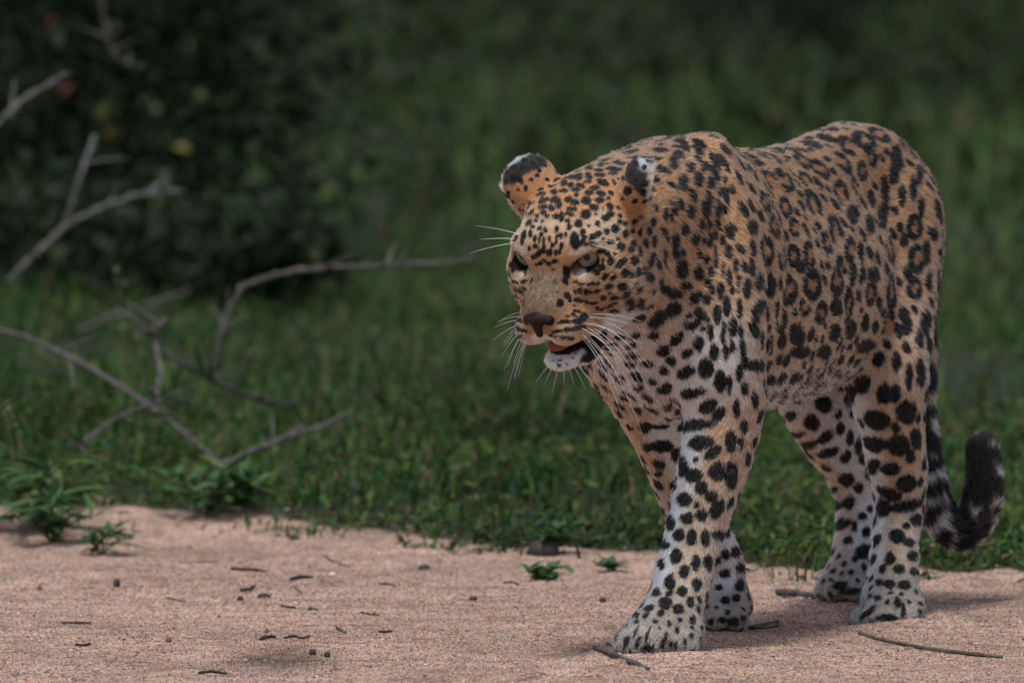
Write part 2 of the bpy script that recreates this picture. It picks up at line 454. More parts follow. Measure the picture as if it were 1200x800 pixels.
def base_coat(p, n, rw, h):
    """ground colour of the coat without its spots; h = head millimetres"""
    nz = n[:, 2]
    jit = vnoise(p, 45, 3)
    c = np.tile(TAN, (len(p), 1))
    def mix(c, col, w):
        w = np.clip(w, 0, 1)[:, None]
        return c * (1 - w) + col * w
    trunk = rw[:, 2] + rw[:, 1] + rw[:, 3] + rw[:, 4]
    c = mix(c, A_((.30, .160, .080)), trunk * sstep(.54, .64, p[:, 2]) * .7)
    legs = rw[:, 5] + rw[:, 6]
    # paler flanks, white underneath
    c = mix(c, BUFF, trunk * sstep(.55, .38, p[:, 2]) * .7)
    c = mix(c, BUFF * 1.06, rw[:, 2] * sstep(-.08, -.2, p[:, 0]) * sstep(.60, .48, p[:, 2]) * .35)
    c = mix(c, WHITE, rw[:, 2] * sstep(.36, .29, p[:, 2] + .012 * jit))
    c = mix(c, WHITE, (rw[:, 1] + rw[:, 3] + rw[:, 2]) * sstep(.45, .36, p[:, 2] + .02 * jit) * sstep(-.02, 0.07, p[:, 0] - np.abs(p[:, 1]) * .6) * .72)
    # legs: buff outside, white inside and behind, grey buff paws
    side = np.sign(p[:, 1])
    c = mix(c, BUFF, legs * (.55 + .45 * sstep(.32, .16, p[:, 2])))
    c = mix(c, WHITE, legs * sstep(.26, .10, p[:, 2]) * .15)
    c = mix(c, WHITE, (legs * .95 + rw[:, 4] * .5) * sstep(.20, -.45, n[:, 1] * side + .12 * jit))
    c = mix(c, WHITE * .8 + BUFF * .2, rw[:, 4] * sstep(.36, .28, p[:, 2]) * .5)
    c = mix(c, A_((.27, .25, .22)), rw[:, 6] * .85)
    c = mix(c, A_((.16, .145, .13)), rw[:, 6] * sstep(.05, .55, vnoise(p, 110, 5)) * .9 * sstep(.5, -.1, nz - 0.2))
    # tail
    tw = rw[:, 7]
    c = mix(c, BUFF, tw * .6)
    c = mix(c, WHITE * .7, tw * sstep(.30, .16, p[:, 2]) * .75)
    end = tw * sstep(.030, .045, p[:, 1] + .006 * vnoise(p, 60, 12)) * sstep(.118, .140, p[:, 2]) * (p[:, 0] < -.84)
    c = mix(c, BLACK, end * sstep(.80, .60, vnoise(p, 34, 14)) * sstep(.97, .80, n[:, 1]) * sstep(.228, .218, p[:, 2] + .012 * n[:, 1]))
    # head
    hw = rw[:, 0]
    L = np.abs(h[:, 1]); hs = h.copy(); hs[:, 1] = L
    c = mix(c, ORANGE * .5 + TAN * .5, hw * blob(hs, (-10, 10, 62), (70, 55, 45)))
    c = mix(c, ORANGE, hw * blob(hs, (-5, 0, 75), (45, 14, 30)) * .8)
    c = mix(c, BUFF * A_((.86, .88, .88)), hw * sstep(15, 45, h[:, 0]) * .22)
    c = mix(c, BUFF, hw * blob(hs, (52, 8, 50), (26, 45, 22)) * .8)
    c = mix(c, BUFF, hw * blob(hs, (30, 62, 45), (35, 30, 28)) * .8)
    c = mix(c, GREYBUFF * np.clip(1 + .9 * vnoise(p, 480, 9)[:, None] + .5 * vnoise(p, 900, 10)[:, None], .25, 2), hw * blob(hs, (108, 0, -6), (62, 36, 36)) * .85)
    c = mix(c, BUFF, hw * blob(hs, (116, 28, -48), (34, 22, 20)) * .85)
    c = mix(c, BUFF, hw * blob(hs, (20, 80, -30), (50, 40, 30)) * .45)
    c = mix(c, WHITE, hw * blob(hs, (66, 40, 0), (18, 22, 8)))
    c = mix(c, WHITE, hw * blob(hs, (62, 36, 36), (16, 22, 7)) * .3)
    c = mix(c, WHITE, hw * blob(hs, (50, 55, -75), (40, 28, 22)) * .9)
    c = mix(c, WHITE, hw * blob(hs, (136, 8, -56), (16, 11, 16)) * .85)
    c = mix(c, WHITE, hw * blob(hs, (104, 0, -107), (46, 46, 25)))
    c = mix(c, WHITE, hw * sstep(-75, -100, h[:, 2]) * sstep(70, 40, h[:, 0]) * .8)
    # ears: black back with a pale rim
    e = EARS['c']; 
    for sd in (-1, 1):
        q = (h - e * A_((1, sd, 1)))
        o = EARS['o'] * A_((1, sd, 1)); up = EARS['up'] * A_((1, sd, 1))
        t = q @ up; du = q @ o
        near = sstep(52, 44, np.linalg.norm(q, axis=1)) * hw
        tip = near * sstep(10, 17, t + 4 * vnoise(p, 90, 8))
        c = mix(c, A_((.018, .018, .018)), tip * sstep(8, 2, du))
        c = mix(c, BUFF * A_((.85, .92, 1.0)), near * sstep(2, 7, du) * sstep(-14, 0, t) * (t > -14))
        c = mix(c, TAN * 1.1, near * sstep(2, 7, du) * sstep(2, -10, t))
        c = mix(c, WHITE * .55, near * sstep(32, 37, t) * .8)
    # dark lips, inside of the mouth, eye rims
    mouth = hw * (np.sqrt(((h[:, 0] - 98) / 49) ** 2 + (h[:, 1] / 32) ** 2 + ((h[:, 2] + 81 - .25 * (h[:, 0] - 98)) / 10) ** 2) < 1)
    lip = hw * (np.sqrt(((h[:, 0] - 98) / 53) ** 2 + (h[:, 1] / 36) ** 2 + ((h[:, 2] + 82.5 - .25 * (h[:, 0] - 98)) / 12.5) ** 2) < 1) * (h[:, 2] < -77 + .25 * (h[:, 0] - 98))
    c = mix(c, A_((.012, .011, .011)), np.maximum(mouth, lip))
    for sd in (-1, 1):
        ed = np.linalg.norm((h - A_((EYE[0] + 10, (EYE[1] + 4) * sd, EYE[2]))) / A_((22, 21, 11.5)), axis=1)
        c = mix(c, BLACK, hw * sstep(1.03, .88, ed))
    c = c * (1 + .10 * vnoise(p, 300, 1)[:, None] + .06 * jit[:, None])
    return np.clip(c, .004, .9)

EARS = dict(c=A_((-46., 77., 61.)))
_o = A_((-0.40, 0.76, -0.48)); _o /= np.linalg.norm(_o)
_u = A_((-0.26, 0.58, 0.74)); _u -= _o * (_u @ _o); _u /= np.linalg.norm(_u)
EARS['o'] = _o; EARS['up'] = _u

# spots read off the animal's coat: centre and two half axes in body millimetres, then 0 = solid, 1 = rosette
SPOTS = [
(299.7,-68,584.8,8,7.1,-0.7,-2.6,3.3,3.8,0),(329.4,-55.3,577.8,-6.5,-8.2,-0.1,3,-2.3,-3.5,0),(342.6,-50.8,570.3,-5,-7.4,0.2,2.3,-1.6,-2.7,0),
(337.9,-37.5,579.4,-5.3,-2.8,3.2,1.1,-4.4,-2.1,0),(293,-57.6,594.2,-11,-10.8,0.8,2.2,-2.4,-2.4,0),(299.9,-39.7,599.3,12.4,6.7,-3.5,-1.5,3.7,1.6,0),
(320.1,-45.4,588.4,-7.6,-7.1,1.7,1.7,-2.3,-1.8,0),(324.3,-30,590,-4.2,-6.3,1.4,2.8,-2.3,-2.1,0),(340.4,-17.1,580,-3.2,-4.1,2.7,2.5,-3.2,-1.9,0),
(344.2,-7.6,575.9,1.9,4.9,-2.5,-3,2.4,2.3,0),(352.8,-9.3,568.4,-0.1,5.8,-0.8,-2.4,0.2,2.2,0),(359.3,-8.1,562,-0.1,5.7,-1.3,-2.4,0.5,2.4,0),
(334.3,-70.7,561.7,7.8,6.5,-0.6,-1.9,2.7,4.4,0),(352.1,-66.4,550.3,-6.2,-5,1.1,1.5,-2.7,-4,0),(352.3,-55.5,559.1,-4.1,-4.3,1,1,-1.3,-1.8,0),
(353.6,-45.6,563.3,-3.6,-5.2,1,1.6,-1.5,-2.1,0),(350.8,-35.2,569.4,4.4,3.7,-3.1,-1.3,3,1.8,0),(360.5,-37.8,559.6,-2.4,-3.3,1.5,1.2,-1.7,-1.7,0),
(272.6,-60,602.3,-8.2,0.9,2.8,-0.4,-4.7,0.4,0),(286.8,-34.1,605.7,-8.7,-7.1,1.9,2.4,-3.5,-1.8,0),(311.8,-25.6,597.1,7.1,3.7,-3,-1.2,3,0.8,0),
(293.3,-22.2,605.3,-7.9,-2.3,2.7,1.1,-5,-0.9,0),(346.3,-27.7,574.7,7.8,3.6,-6.3,-0.7,3.3,1,0),(363.1,-18.1,559.3,-5.1,-2.5,5.8,0.7,-3.3,-0.7,0),
(366.3,-8.2,554.2,-1.6,-1.8,2.4,1.3,-2.4,-1,0),(363,-25.3,559.2,-2.4,-3.8,2.4,1.8,-2.5,-2.2,0),(371.4,-4,546.4,-2.5,-1.3,3.9,0.9,-2.8,-0.4,0),
(358.5,-53.8,554,-3.4,-3.2,1.5,0.7,-1.5,-1.7,0),(365.1,-41.7,553,-1.9,-2.5,1.1,0.7,-1.1,-1.5,0),(370.6,-43.8,544.5,-1.9,-3.5,1,1,-1.1,-2.1,0),
(363.3,-56.9,546.1,-3,-4.1,0.8,0.9,-1,-1.9,0),(368.8,-57.5,537.6,3.8,2.9,-4,0.3,2.7,2.2,0),(375.6,-48.3,531.2,1.8,1.4,-4.1,0.5,2.7,1.1,0),
(378,-41.6,530.1,1.4,0.9,-3.4,0.3,2.1,0.7,0),(375.6,-40.4,537.4,-1.4,-2.1,1.7,0.4,-1.6,-1.6,0),(374.5,-35.1,542.1,2,1.7,-3.1,-0.2,2.3,1.1,0),
(379.9,-27.2,531.7,1.3,0.7,-3.9,0.1,2,0.4,0),(379.7,-35.2,528.9,1.6,0.8,-5.3,0.3,2.1,0.4,0),(382.1,-22.7,524.5,0.9,0.5,-4,0,2.3,0.3,0),
(380.6,-17.6,530.5,-1.8,-0.8,5.9,0.1,-2.3,-0.3,0),(378.8,-12.5,535.2,-1.5,-0.7,3.9,0.2,-1.9,-0.3,0),(377.4,-6.6,537.2,-1.4,-0.7,3.4,0.4,-1.9,-0.2,0),
(381.7,-9.9,524,-0.6,-0.3,4,0.3,-2.2,-0.1,0),(374.9,-19.1,543.6,-2.4,-1.3,3.9,0.4,-2.4,-0.6,0),(378.6,-46.4,521.4,-1.8,-4.7,0.1,0.3,-0.2,-2.7,0),
(374.2,-56.8,519.1,0.2,0.1,-3.7,1.4,2.6,0.2,0),(362.6,-68.7,535.9,5.2,3.7,-4.4,0.3,2.8,2.8,0),(364.8,-70,527.9,2.4,2.3,-3.9,1.3,2.8,2.4,0),
(377.3,5.5,530.7,-2.7,-1.2,10.6,1.4,-4.9,-0.2,0),(375.4,14.1,527.4,-1.5,3.8,2.3,0,-1.6,2.5,0),(291.3,-74.2,590.6,-2.9,3.7,2.8,-0.8,-2,1.8,0),
(296.6,-76.4,583.3,0.7,3,-0.2,-1.5,0.5,2.3,0),(305.9,-78.5,572.8,5,5.1,0.6,-1.8,1.5,3.1,0),(299.5,-86.8,573.9,0.6,0.5,-3.7,0.5,2.8,0.5,0),
(298.8,-93.6,572.4,0.4,0.6,2.4,0,2,-0.5,0),(296.3,-96.1,564.9,-1.5,-2.2,-1.3,0.1,-1.1,1.7,0),(304.9,-84,566.7,5.2,4.4,0.1,-0.8,0.9,2.5,0),
(293.2,-101.7,564.1,3.2,1.9,2.6,0.1,1.4,-1,0),(355.4,-81.7,532.8,-2.6,-3.1,0.7,0.5,-0.8,-1.7,0),(355.3,-84.6,528.7,-2.7,-4,0.1,0.3,-0.2,-1.9,0),
(293.1,-86.2,602.8,-2.4,3.3,0.9,-0.4,-1,2.6,0),(299.5,-96.7,599.3,-0.5,-0.2,2.7,1,-2.5,0,0),(298.8,-91.8,591.9,-0.5,-0.2,4.5,1.1,-3,0,0),
(301.6,-100.5,589.9,-0.7,2.9,0,0,-0.1,2.7,0),(242.7,4.7,615.6,-11.4,0.3,2.1,0.2,-7.5,2.2,0),(260.2,11.6,610.1,-7.8,1.8,0.9,-0.7,-3.9,1.5,0),
(306,41.9,606.4,-12.5,-9.3,1.7,0.5,-1.3,-3.5,0),(207.4,-0.6,621.3,-9.2,-3.1,2.6,2.5,-6.9,0.7,0),(313.1,62.6,625.6,-10.4,-7.7,3.8,1,-2.4,-2.1,0),
(294.3,10.7,600.4,-5.7,-6.9,4.7,5.2,-4.5,-0.4,0),(284.7,22,600.2,-13.3,-7.5,5.1,1.4,-2.7,-0.3,0),(277.4,-0.3,609.1,-6.3,-1,2.1,1.3,-6.2,1,0),
(290.8,-8.7,606.1,-5.9,-2.7,2.5,1.6,-3.7,-0.2,0),(262.1,-7.1,614.3,-6.7,-0.6,1.7,0.6,-5.2,0.7,0),(313.1,-12.1,596.6,-4.5,-6.8,2.5,3.2,-2.6,-1.4,0),
(311.4,6.7,594.1,-4.8,4.6,0.8,-2.8,-3.3,2.4,0),(324.7,4.7,587.8,1.5,5,-2.6,-4.3,2.3,2,0),(316.4,18,587,-2.6,4.9,-1.1,-4,-1.4,2.9,0),
(308.1,27.6,587.6,-4.8,-5.5,4.2,1.8,-2.7,-1.4,0),(337.1,5.3,578.8,-5.1,-1.5,4.9,1.9,-5.2,0.5,0),(328.2,20.1,578.5,-4.8,2.4,2.2,-0.7,-4.1,2.9,0),
(317.3,27.7,581.2,-4,0.3,2.5,0.6,-3.3,1.3,0),(340.2,17.4,570,1.7,3.7,-4,-3.4,3.1,1.4,0),(325.8,32.5,571.5,-3.4,-1.4,4.1,2.5,-3.5,0.9,0),
(326.3,57.1,591.2,-5.8,-10.2,-0.7,-0.1,-0.4,7.3,0),(319.9,47.4,581.5,-3.8,-5.8,-0.2,-0.1,0,2.7,0),(352.2,10.6,562,-4.9,-0.7,5.3,2,-5.6,1.1,0),
(331,36.7,562.3,-4,2.4,1.2,-0.4,-2.3,3.3,0),(340.4,32.1,557.2,-4.4,3.6,1.3,-0.8,-2.3,3.7,0),(350.9,25.9,551.2,-2.5,-0.2,3.5,1.5,-2.5,0.9,0),
(364.8,6.3,550.6,-3.5,-1.1,4.7,1.8,-4.5,0.3,0),(336.2,43.8,543.9,-5.3,2.8,2.1,0.4,-2.3,4.3,0),(346.9,36.5,541.4,-3.3,0.9,2.9,1.3,-2.5,2.2,0),
(322.9,52.9,537.5,-5.1,1,2.5,1.5,-1.6,3.7,0),(338.1,48.1,531.3,-3.4,1.8,0.2,-0.2,-0.6,1.8,0),(325.5,46.8,552.2,-3,1.1,1.8,0.8,-1.5,2.3,0),
(322.8,45.7,559.5,-1.4,0.4,2.4,1.2,-1.9,1.1,0),(319,51.3,549.4,-3.2,1.5,0.5,0.1,-0.6,2.6,0),(320.2,42.5,570.1,-0.1,-3.7,2.1,0.9,-1.4,-2.4,0),
(329,69.6,606.1,-0.6,-0.8,2.3,0.2,-2,-0.7,0),(326.4,80.8,600.8,-3.8,4.2,0,-0.2,-0.1,4.7,0),(369.9,13.4,540.6,-2.6,-1,4.2,1.4,-3.5,0,0),
(369.3,26,534,-3.2,-0.9,4.7,1.6,-3.4,0.5,0),(360.9,30.6,537.8,-5.5,1.1,2.5,0.6,-3,2.6,0),(372.7,16.6,534,-0.6,-2.1,2.4,1.6,-2.2,-1.6,0),
(323.4,-14.5,591.5,3,5,-1.7,-3.3,2.6,1.8,0),(333,-9.3,585.2,-2.9,-2,2.2,1.3,-2.5,-0.6,0),(258.4,-22.3,615.7,7,4.4,-2,-2.2,3.9,0.8,0),
(285.4,-26,607.7,-8.3,-2.7,2.7,1.3,-5,-1.1,0),(279.2,-15.5,610.4,-5.6,-3,1.8,1.4,-3,-0.4,0),(349.3,42.5,527.6,-5.7,3.5,0.2,-0.4,-0.8,2.6,0),
(351.9,-5.3,568.5,-2.4,-1.3,2.6,1,-2.5,-0.3,0),(334,27.1,569,-1.7,-0.2,1.7,0.7,-1.4,0.5,0),(345.7,21,561.9,-1.5,-0.3,1.8,0.7,-1.4,0.4,0),
(360,18,548.3,-1.8,0.6,1.5,0.3,-1.8,1.1,0),(306.2,56.4,539.7,-5.6,0.9,-0.1,-0.1,-0.2,2.4,0),(358.4,36.8,530.5,-2.9,0.2,2.3,1.3,-1.3,1.7,0),
(336.2,52.4,521.3,-6.3,2.4,1.5,0.4,-1.6,4.5,0),(310.4,58.8,524.5,-6.8,0.7,1.8,0.9,-1.3,4.1,0),(319.9,58.9,516.8,-6.3,1.4,0.8,0.2,-0.9,3.6,0),
(299.9,63.3,514.8,-2.8,-1.3,5.8,2.9,-0.8,1.3,0),(370.9,28.8,524.8,-2.5,4.4,0,-0.1,0,1.6,0),(374.2,19.4,526.1,-0.9,3.9,0,-0.2,0,2.4,0),
(361.8,37.4,515.3,-5.6,4.9,-0.7,-0.3,0.1,2.9,0),(357.4,42.1,512.5,-2.7,2,1.7,0.6,-1.7,2.8,0),(356.9,46.2,503.9,-1.8,0.2,5.2,2.9,-3.4,1.2,0),
(349.2,48.9,513.2,-1.9,0.5,1.6,0.8,-1.2,1.4,0),(349.5,53.3,498.4,-4.4,2.8,0,-0.1,-0.2,3.5,0),(340.5,56.3,503.4,-8.1,2.3,1.4,0.4,-1,3.6,0),
(316.5,62.9,503,-7.9,1.6,1.3,0.6,-1.2,5.1,0),(337.9,58.1,488.7,-7.7,2.6,0.3,0.2,0,4.6,0),(327.3,61.8,485.7,-5.1,1.7,-0.2,-0.1,0,3.7,0),
(311.5,65.7,489.2,-4.6,0.8,3,2.8,-0.8,4.4,0),(297.7,68.1,490.1,-0.7,-0.2,6.4,3.6,-0.6,0.4,0),(274.6,68.4,502.7,-15.3,-1.4,8.8,2.4,-0.8,4,0),
(283,69.6,480.2,-12.6,0.5,-1.1,0.5,-0.4,-6,0),(253.4,64,526,-5,-0.7,6.4,4.5,-0.8,3.5,0),(361.7,41,484.6,-2,3.5,3.9,1.4,-1.6,2.2,0),
(354.3,48.8,483.8,-2.6,2.6,1.9,1.5,-0.6,2.8,0),(364.3,37.7,496.7,-2.2,4.3,0,-0.3,-0.2,4,0),(367.6,31.1,490.7,-1.2,4.5,-0.1,-0.4,0,4,0),
(362.5,38.4,505.3,-0.7,0.1,2.9,1.3,-2.3,0.4,0),(356.8,43.3,472.5,-3.7,4.4,1.1,-1,-0.1,-3,0),(339.5,55.1,471.6,-7.2,3.5,-1.3,0.2,-1.4,-4.7,0),
(328.8,56,460.9,-6.1,4,3,-2.3,-0.9,-3.5,0),(344.6,45.7,457.3,-5.5,3.4,-0.1,-0.9,-1.5,-3.1,0),(355.3,35.2,458,-2.5,0.3,-3.1,1,-3.1,-1.1,0),
(352.5,43.1,462.9,-1.8,0.9,-1.3,0.4,-1.3,-1.4,0),(368.5,22.1,474.6,-1.2,3.8,0,-0.4,-0.1,-1.6,0),(367.2,27.4,475.9,-1,2.8,0,-0.4,-0.1,-2.2,0),
(365.3,32.3,476.6,-0.8,0.3,-2.4,0.9,-2.2,-0.5,0),(371.8,11.3,476.5,-1.1,4.6,0,0,0,1.6,0),(373.2,4.6,478.5,-0.6,3.3,0,-0.1,0,1.6,0),
(367.5,16.7,465.1,-1.6,-0.6,-4.3,1.1,-2.4,-0.1,0),(371.3,10.3,467.8,-0.6,-0.3,-3.4,1.1,-2.7,0,0),(365,22.2,465.1,-1,-0.5,-2.4,0.9,-2.2,0,0),
(362.7,29.9,466.5,-0.7,3.4,1.5,-1.2,0.6,-1.9,0),(373.5,4.7,466.5,0,-0.1,2.9,1.4,-2.3,-0.1,0),(370.4,7.8,455.1,-5.5,4.6,-2.3,0.6,-0.4,-2.3,0),
(361.7,15.8,452.9,-1.2,0.4,-2.2,1.2,-1.6,-0.9,0),(356.7,22.5,451.4,-3,5.2,-0.1,-0.9,-0.6,-1.9,0),(348.7,25.1,444.5,-2.6,0.2,-2.2,0.8,-1.9,-1.2,0),
(343.8,30.3,444.4,-1.7,-3.2,-2.8,1.9,-1.4,0.4,0),(340.3,37.5,446.4,-2.6,-3.2,-3.4,1.7,-1.4,0.1,0),(337.1,44.9,450.4,-1.7,1.9,1,-1.5,-0.5,-1.5,0),
(330.2,38.6,442,0.8,4.2,2.7,-2.9,1,-0.7,0),(322.3,41.2,440.4,0.3,4,3.5,-3,0.8,-0.6,0),(311.3,54.1,447.5,-11.9,-1.9,-6.3,2.4,-3.8,-3.3,0),
(288.4,58.8,448.1,-12.5,-1.7,-5.1,2,-2.9,-3.9,0),(244.2,53.7,445,-12.3,-0.5,-1.1,0.4,-2.2,-3.2,0),(257.3,53.8,442.8,-11.8,-0.9,-1.8,0.5,-2,-2.3,0),
(248.4,40.2,430.1,-16.6,0.6,-2.6,0.5,-4.6,-4.5,0),(305.6,65.5,469.6,-4,0.5,-0.9,0.5,-0.5,-2.3,0),(309.5,63.4,464.3,-4,1.2,1.2,-0.9,-0.5,-2.6,0),
(316.9,64.2,476,-2.8,0.6,-0.5,0.3,-0.2,-1.8,0),(392.4,0.1,429.8,-3.4,5.8,0.6,-0.3,-0.4,2.4,0),(381.1,12.1,430.2,-7.7,4.8,0.6,-0.3,-1,3.4,0),
(390,1.3,435.7,-2.1,2.3,0.1,-0.3,-0.3,1.8,0),(382.9,7.1,437.5,-3.2,2.3,0.2,-0.3,-0.6,1.8,0),(371.6,15.5,434.5,-6.1,1.4,3.2,1.5,-2.6,4.1,0),
(396.5,-10.4,416.7,-0.2,-6.3,-0.7,0.3,-0.2,2.1,0),(393.9,1.4,419.2,-4.3,8.2,1.3,0,-0.4,2.6,0),(382.9,12.8,420.9,-10.2,5.8,1.5,-0.4,0,-2.8,0),
(392.7,-20.6,411.4,-1.9,-3.5,-1,1.2,-1.1,1.5,0),(394.5,-12.7,410.3,-0.9,-3.2,-0.5,0.6,-0.4,1.7,0),(394.2,-2.8,409.8,-2.7,4.9,-0.6,-0.8,-0.7,-1.9,0),
(387.8,4.7,408.3,-5.5,4,-0.9,-0.6,-1.3,-2.1,0),(376.7,8.9,442,-4.8,3,-0.8,-0.6,-0.5,1.6,0),(396.3,-16.3,416.6,-0.6,-5.9,-0.6,0.4,-0.1,0.9,0),
(395.4,-5.2,428.5,-2.4,4.4,1.8,0.1,-0.3,1,0),(380.6,-41.3,513.5,-1.7,-5.7,-3.8,-0.4,-2.1,3.3,0),(377.3,-49.1,508.6,-2,-4.3,-0.6,0.2,-0.5,2.9,0),
(382.1,-33.5,519,0.7,0.4,-5.3,0.5,3.1,0.3,0),(383.2,-25.8,514.4,0.2,1.5,4,0.1,3.8,-1.4,0),(383.3,-17.2,514.6,-0.2,-0.1,4.3,0.2,-2.8,0,0),
(382.7,-11.7,516.6,-0.1,0,4,0.2,-2.2,0,0),(381.8,-19.2,503.8,0.1,4.2,0.9,-0.9,0.7,-3.3,0),(380.7,-27.6,500.3,-0.2,3,-2.4,-0.7,-1.7,-2.1,0),
(380.9,-33.9,504.9,-0.3,-3.4,1.1,-0.7,-0.7,-2.2,0),(379,-39,501.4,-0.9,-3.2,-0.5,0.4,-0.5,2.1,0),(376.3,-45.9,499.2,-1.1,-2.7,-0.5,0.2,-0.4,1.8,0),
(380.2,-21.3,493.7,-0.1,2.9,-0.9,-0.1,-0.4,-1.3,0),(376.9,-6.8,478.5,-1.1,3.1,-3.3,1.5,-1.4,-1.8,0),(394,-7.1,452.4,-2.4,0.2,4.5,2.3,-3.2,1.4,0),
(382.2,-1.8,460.7,-1.9,3.4,-3.7,-3.9,0.9,2.9,0),(381.7,0.8,456.1,-2.5,-0.3,3.7,2,-1.7,1.2,0),(375.7,-5.9,490.4,-1.1,-0.5,-8.1,1.7,-4.4,0,0),
(349.7,-71.7,489.9,-7.8,-3.2,6.4,0.5,-1.5,-0.1,0),(27.6,-15.6,642.7,-7.8,-9.7,2,7.1,-6.3,-2.6,0),(111.3,16.7,635.7,-12,2.4,1.8,-1.4,-9.1,2.7,0),
(48.6,21.2,642.7,-20.1,-14,7.2,4.8,-6.7,0.4,0),(40.8,41.6,643.6,-7.9,-10.9,6.9,3.1,-3.3,-1.8,0),(52.5,45.1,634.5,-5.3,-8.7,8,3.4,-2.7,-0.7,0),
(102.4,39.1,630,11.5,4.4,-4.9,-3.3,6.2,-2.1,0),(131.6,42.9,620.5,-22,-7.3,7.6,2.2,-4.7,2,0),(112.9,58.4,614.5,-13.8,-2.6,5.2,2,-4.2,3.2,0),
(73,53.1,623.7,-12.7,-4.9,4.5,2.7,-4.5,2.8,0),(78.2,63.2,614.5,-17,-3.8,4.8,1.8,-3.3,3.7,0),(151.9,63.8,596.7,-16.1,-3.7,8.3,3.2,-3.9,4.4,0),
(117.2,71.2,599.6,-15.2,-2.5,7.6,3.2,-4.3,4.9,0),(145.8,75.2,581.6,-6.4,3.6,-6.3,-5.6,-0.9,5.2,0),(93.3,78.2,594.2,-13.4,-1,4.8,2.2,-3,5.6,0),
(67.9,73.5,604.8,-8.4,-6.7,9.6,6.2,-4.4,2.3,0),(49.7,66.5,621.3,-5.3,-8.5,11.5,4.3,-3.2,-0.4,0),(41.2,76.4,617.4,-2.4,-8.5,11,5.6,-2.6,-0.8,0),
(79.8,85.2,582.5,-7.2,-1.1,4.1,2,-1.5,3.1,0),(70.5,89.7,577.6,-3.3,-3.5,10,4.9,-2.8,0.6,0),(111.2,83.1,577.8,-7.1,2.6,-4.1,-4,-1.1,6.1,0),
(196.3,68.5,566,-3.4,3.6,-9.3,-4.7,0.6,2,0),(180.8,71.6,569.4,-1.5,2.8,-7.9,-7.3,1.1,1.8,0),(160.5,77.9,560.3,-9.5,0.5,5.9,4,-2.3,6.7,0),
(124.1,84,562.1,-8.6,0.3,8,5.9,-2.6,6.4,0),(101.2,89.4,557.7,-5.9,1.7,-6.5,2.9,-0.5,-2.7,0),(94,89.7,566,-2.8,2.6,-8.8,-4.8,0.5,1.7,0),
(82,92.8,560.9,-0.8,2.2,-6.2,-4.7,0.8,0.9,0),(140.2,84.2,542.8,-6.1,0.8,4.2,3.9,-1,5.8,0),(122.5,86.9,543.2,-6.7,0.5,3.1,2.5,-0.9,5.6,0),
(102.3,90.9,541.6,-4.5,2.7,-6.1,-4.5,0.6,3.6,0),(179,76.6,538.2,-6.5,1.1,6.1,5.4,-1.7,6.2,0),(227.9,66.7,538.8,-6,1.2,0.7,0.4,-0.5,4.4,0),
(220.6,69,529.1,-0.2,-0.1,7.5,4.1,-0.8,0.1,0),(201.2,72.5,524.8,-9.7,1.8,-1.9,1.5,-0.5,-8.3,0),(154.9,81.8,525.2,-9.7,1.5,-0.2,-0.2,-0.2,7.5,0),
(135.6,85.5,522.8,3.2,-0.7,3.7,3.6,-0.7,-3.2,0),(122.6,88.6,523.3,-1.3,-0.2,8.4,5.4,-2,0.8,0),(110.7,92.1,529.6,-4.2,0.3,4.7,3.3,-1.8,3.1,0),
(101.2,97.6,522.7,-4.4,-0.7,6,3,-2.4,1.9,0),(87.5,101.4,531.8,0.9,4.5,-8.5,6.1,-3.7,-1.3,0),(77.6,103.7,539.1,-2.4,3.8,-5,-2.8,0.8,1.9,0),
(218,65.9,557.3,-4.2,-0.4,5.7,3.7,-1.5,2.6,0),(206.3,69.4,553.2,-2.8,-0.6,6.2,3.4,-1,1.4,0),(56.2,89.3,591.4,-4.9,-6.6,10.8,7.2,-4.2,0.7,1),
(-37.6,83.9,603.8,-27.5,0.4,-3,-1.1,-5.2,9.7,1),(226.6,67.2,505.3,-0.8,-0.2,-11.3,5.2,-0.4,-0.4,0),(199.5,71.9,508.2,-7.5,1.4,-1.9,1.3,-0.7,-5.8,0),
(184.2,75.6,509.2,-5.7,1.1,-2.2,1.7,-0.7,-4.8,0),(183.3,73.2,487.8,-11.1,1.7,-8,6.5,-2.3,-9.4,0),(146.9,83.8,506.5,-7.1,1.2,-1.3,0.8,-0.5,-5.2,0),
(132.8,87.5,498.5,-4.8,1.8,2,1.4,-1.2,4.5,0),(147.9,83.2,482,-8.2,2.7,1.8,1.5,-0.9,8.3,0),(130.5,93.3,482.5,-2.8,-0.3,6.2,3.1,-3.2,1.2,0),
(137.9,91.5,468.5,-2,0,6.3,3.4,-3.5,1,0),(135.3,96.6,460,-1.5,-0.3,5.6,2.4,-2.7,0.5,0),(170.9,74.5,466.1,-11.6,3.6,-0.9,0.2,-0.7,-5.3,0),
(236.2,65,472.6,-13.1,-1.4,-3.2,1.5,-1.1,-5.8,0),(211.2,63.3,463.2,-12.3,2.3,-1.4,0.3,-1.3,-4.8,0),(188.3,67.5,456.8,-14.7,4.3,-1.2,0.1,-1.3,-5.6,0),
(153.9,81.5,451,-5.8,5.4,5.9,3.2,-2,5,0),(142.8,92,448.3,-1,0.1,6.4,3.7,-4.2,0.7,0),(205.3,49.9,425.1,-11.4,8,5.3,-6.9,-3.4,-9.8,0),
(185.1,63.2,437.7,-14.4,5.9,0.9,-1.7,-2.8,-9,0),(148.3,85.4,431,3.9,-5.2,5.9,2.4,-3.8,-4.9,0),(151.5,77.5,415.9,-4,8.1,5.1,1.6,-1.7,4,0),
(158,74,428.4,-3.4,2.2,-2,0.8,-1.7,-3.3,0),(159.2,68.4,417.9,-2.9,1.6,-2.9,1.1,-2.5,-2.6,0),(145.7,88.5,412,-0.5,1.1,-3.2,1.2,-2.9,-1.2,0),
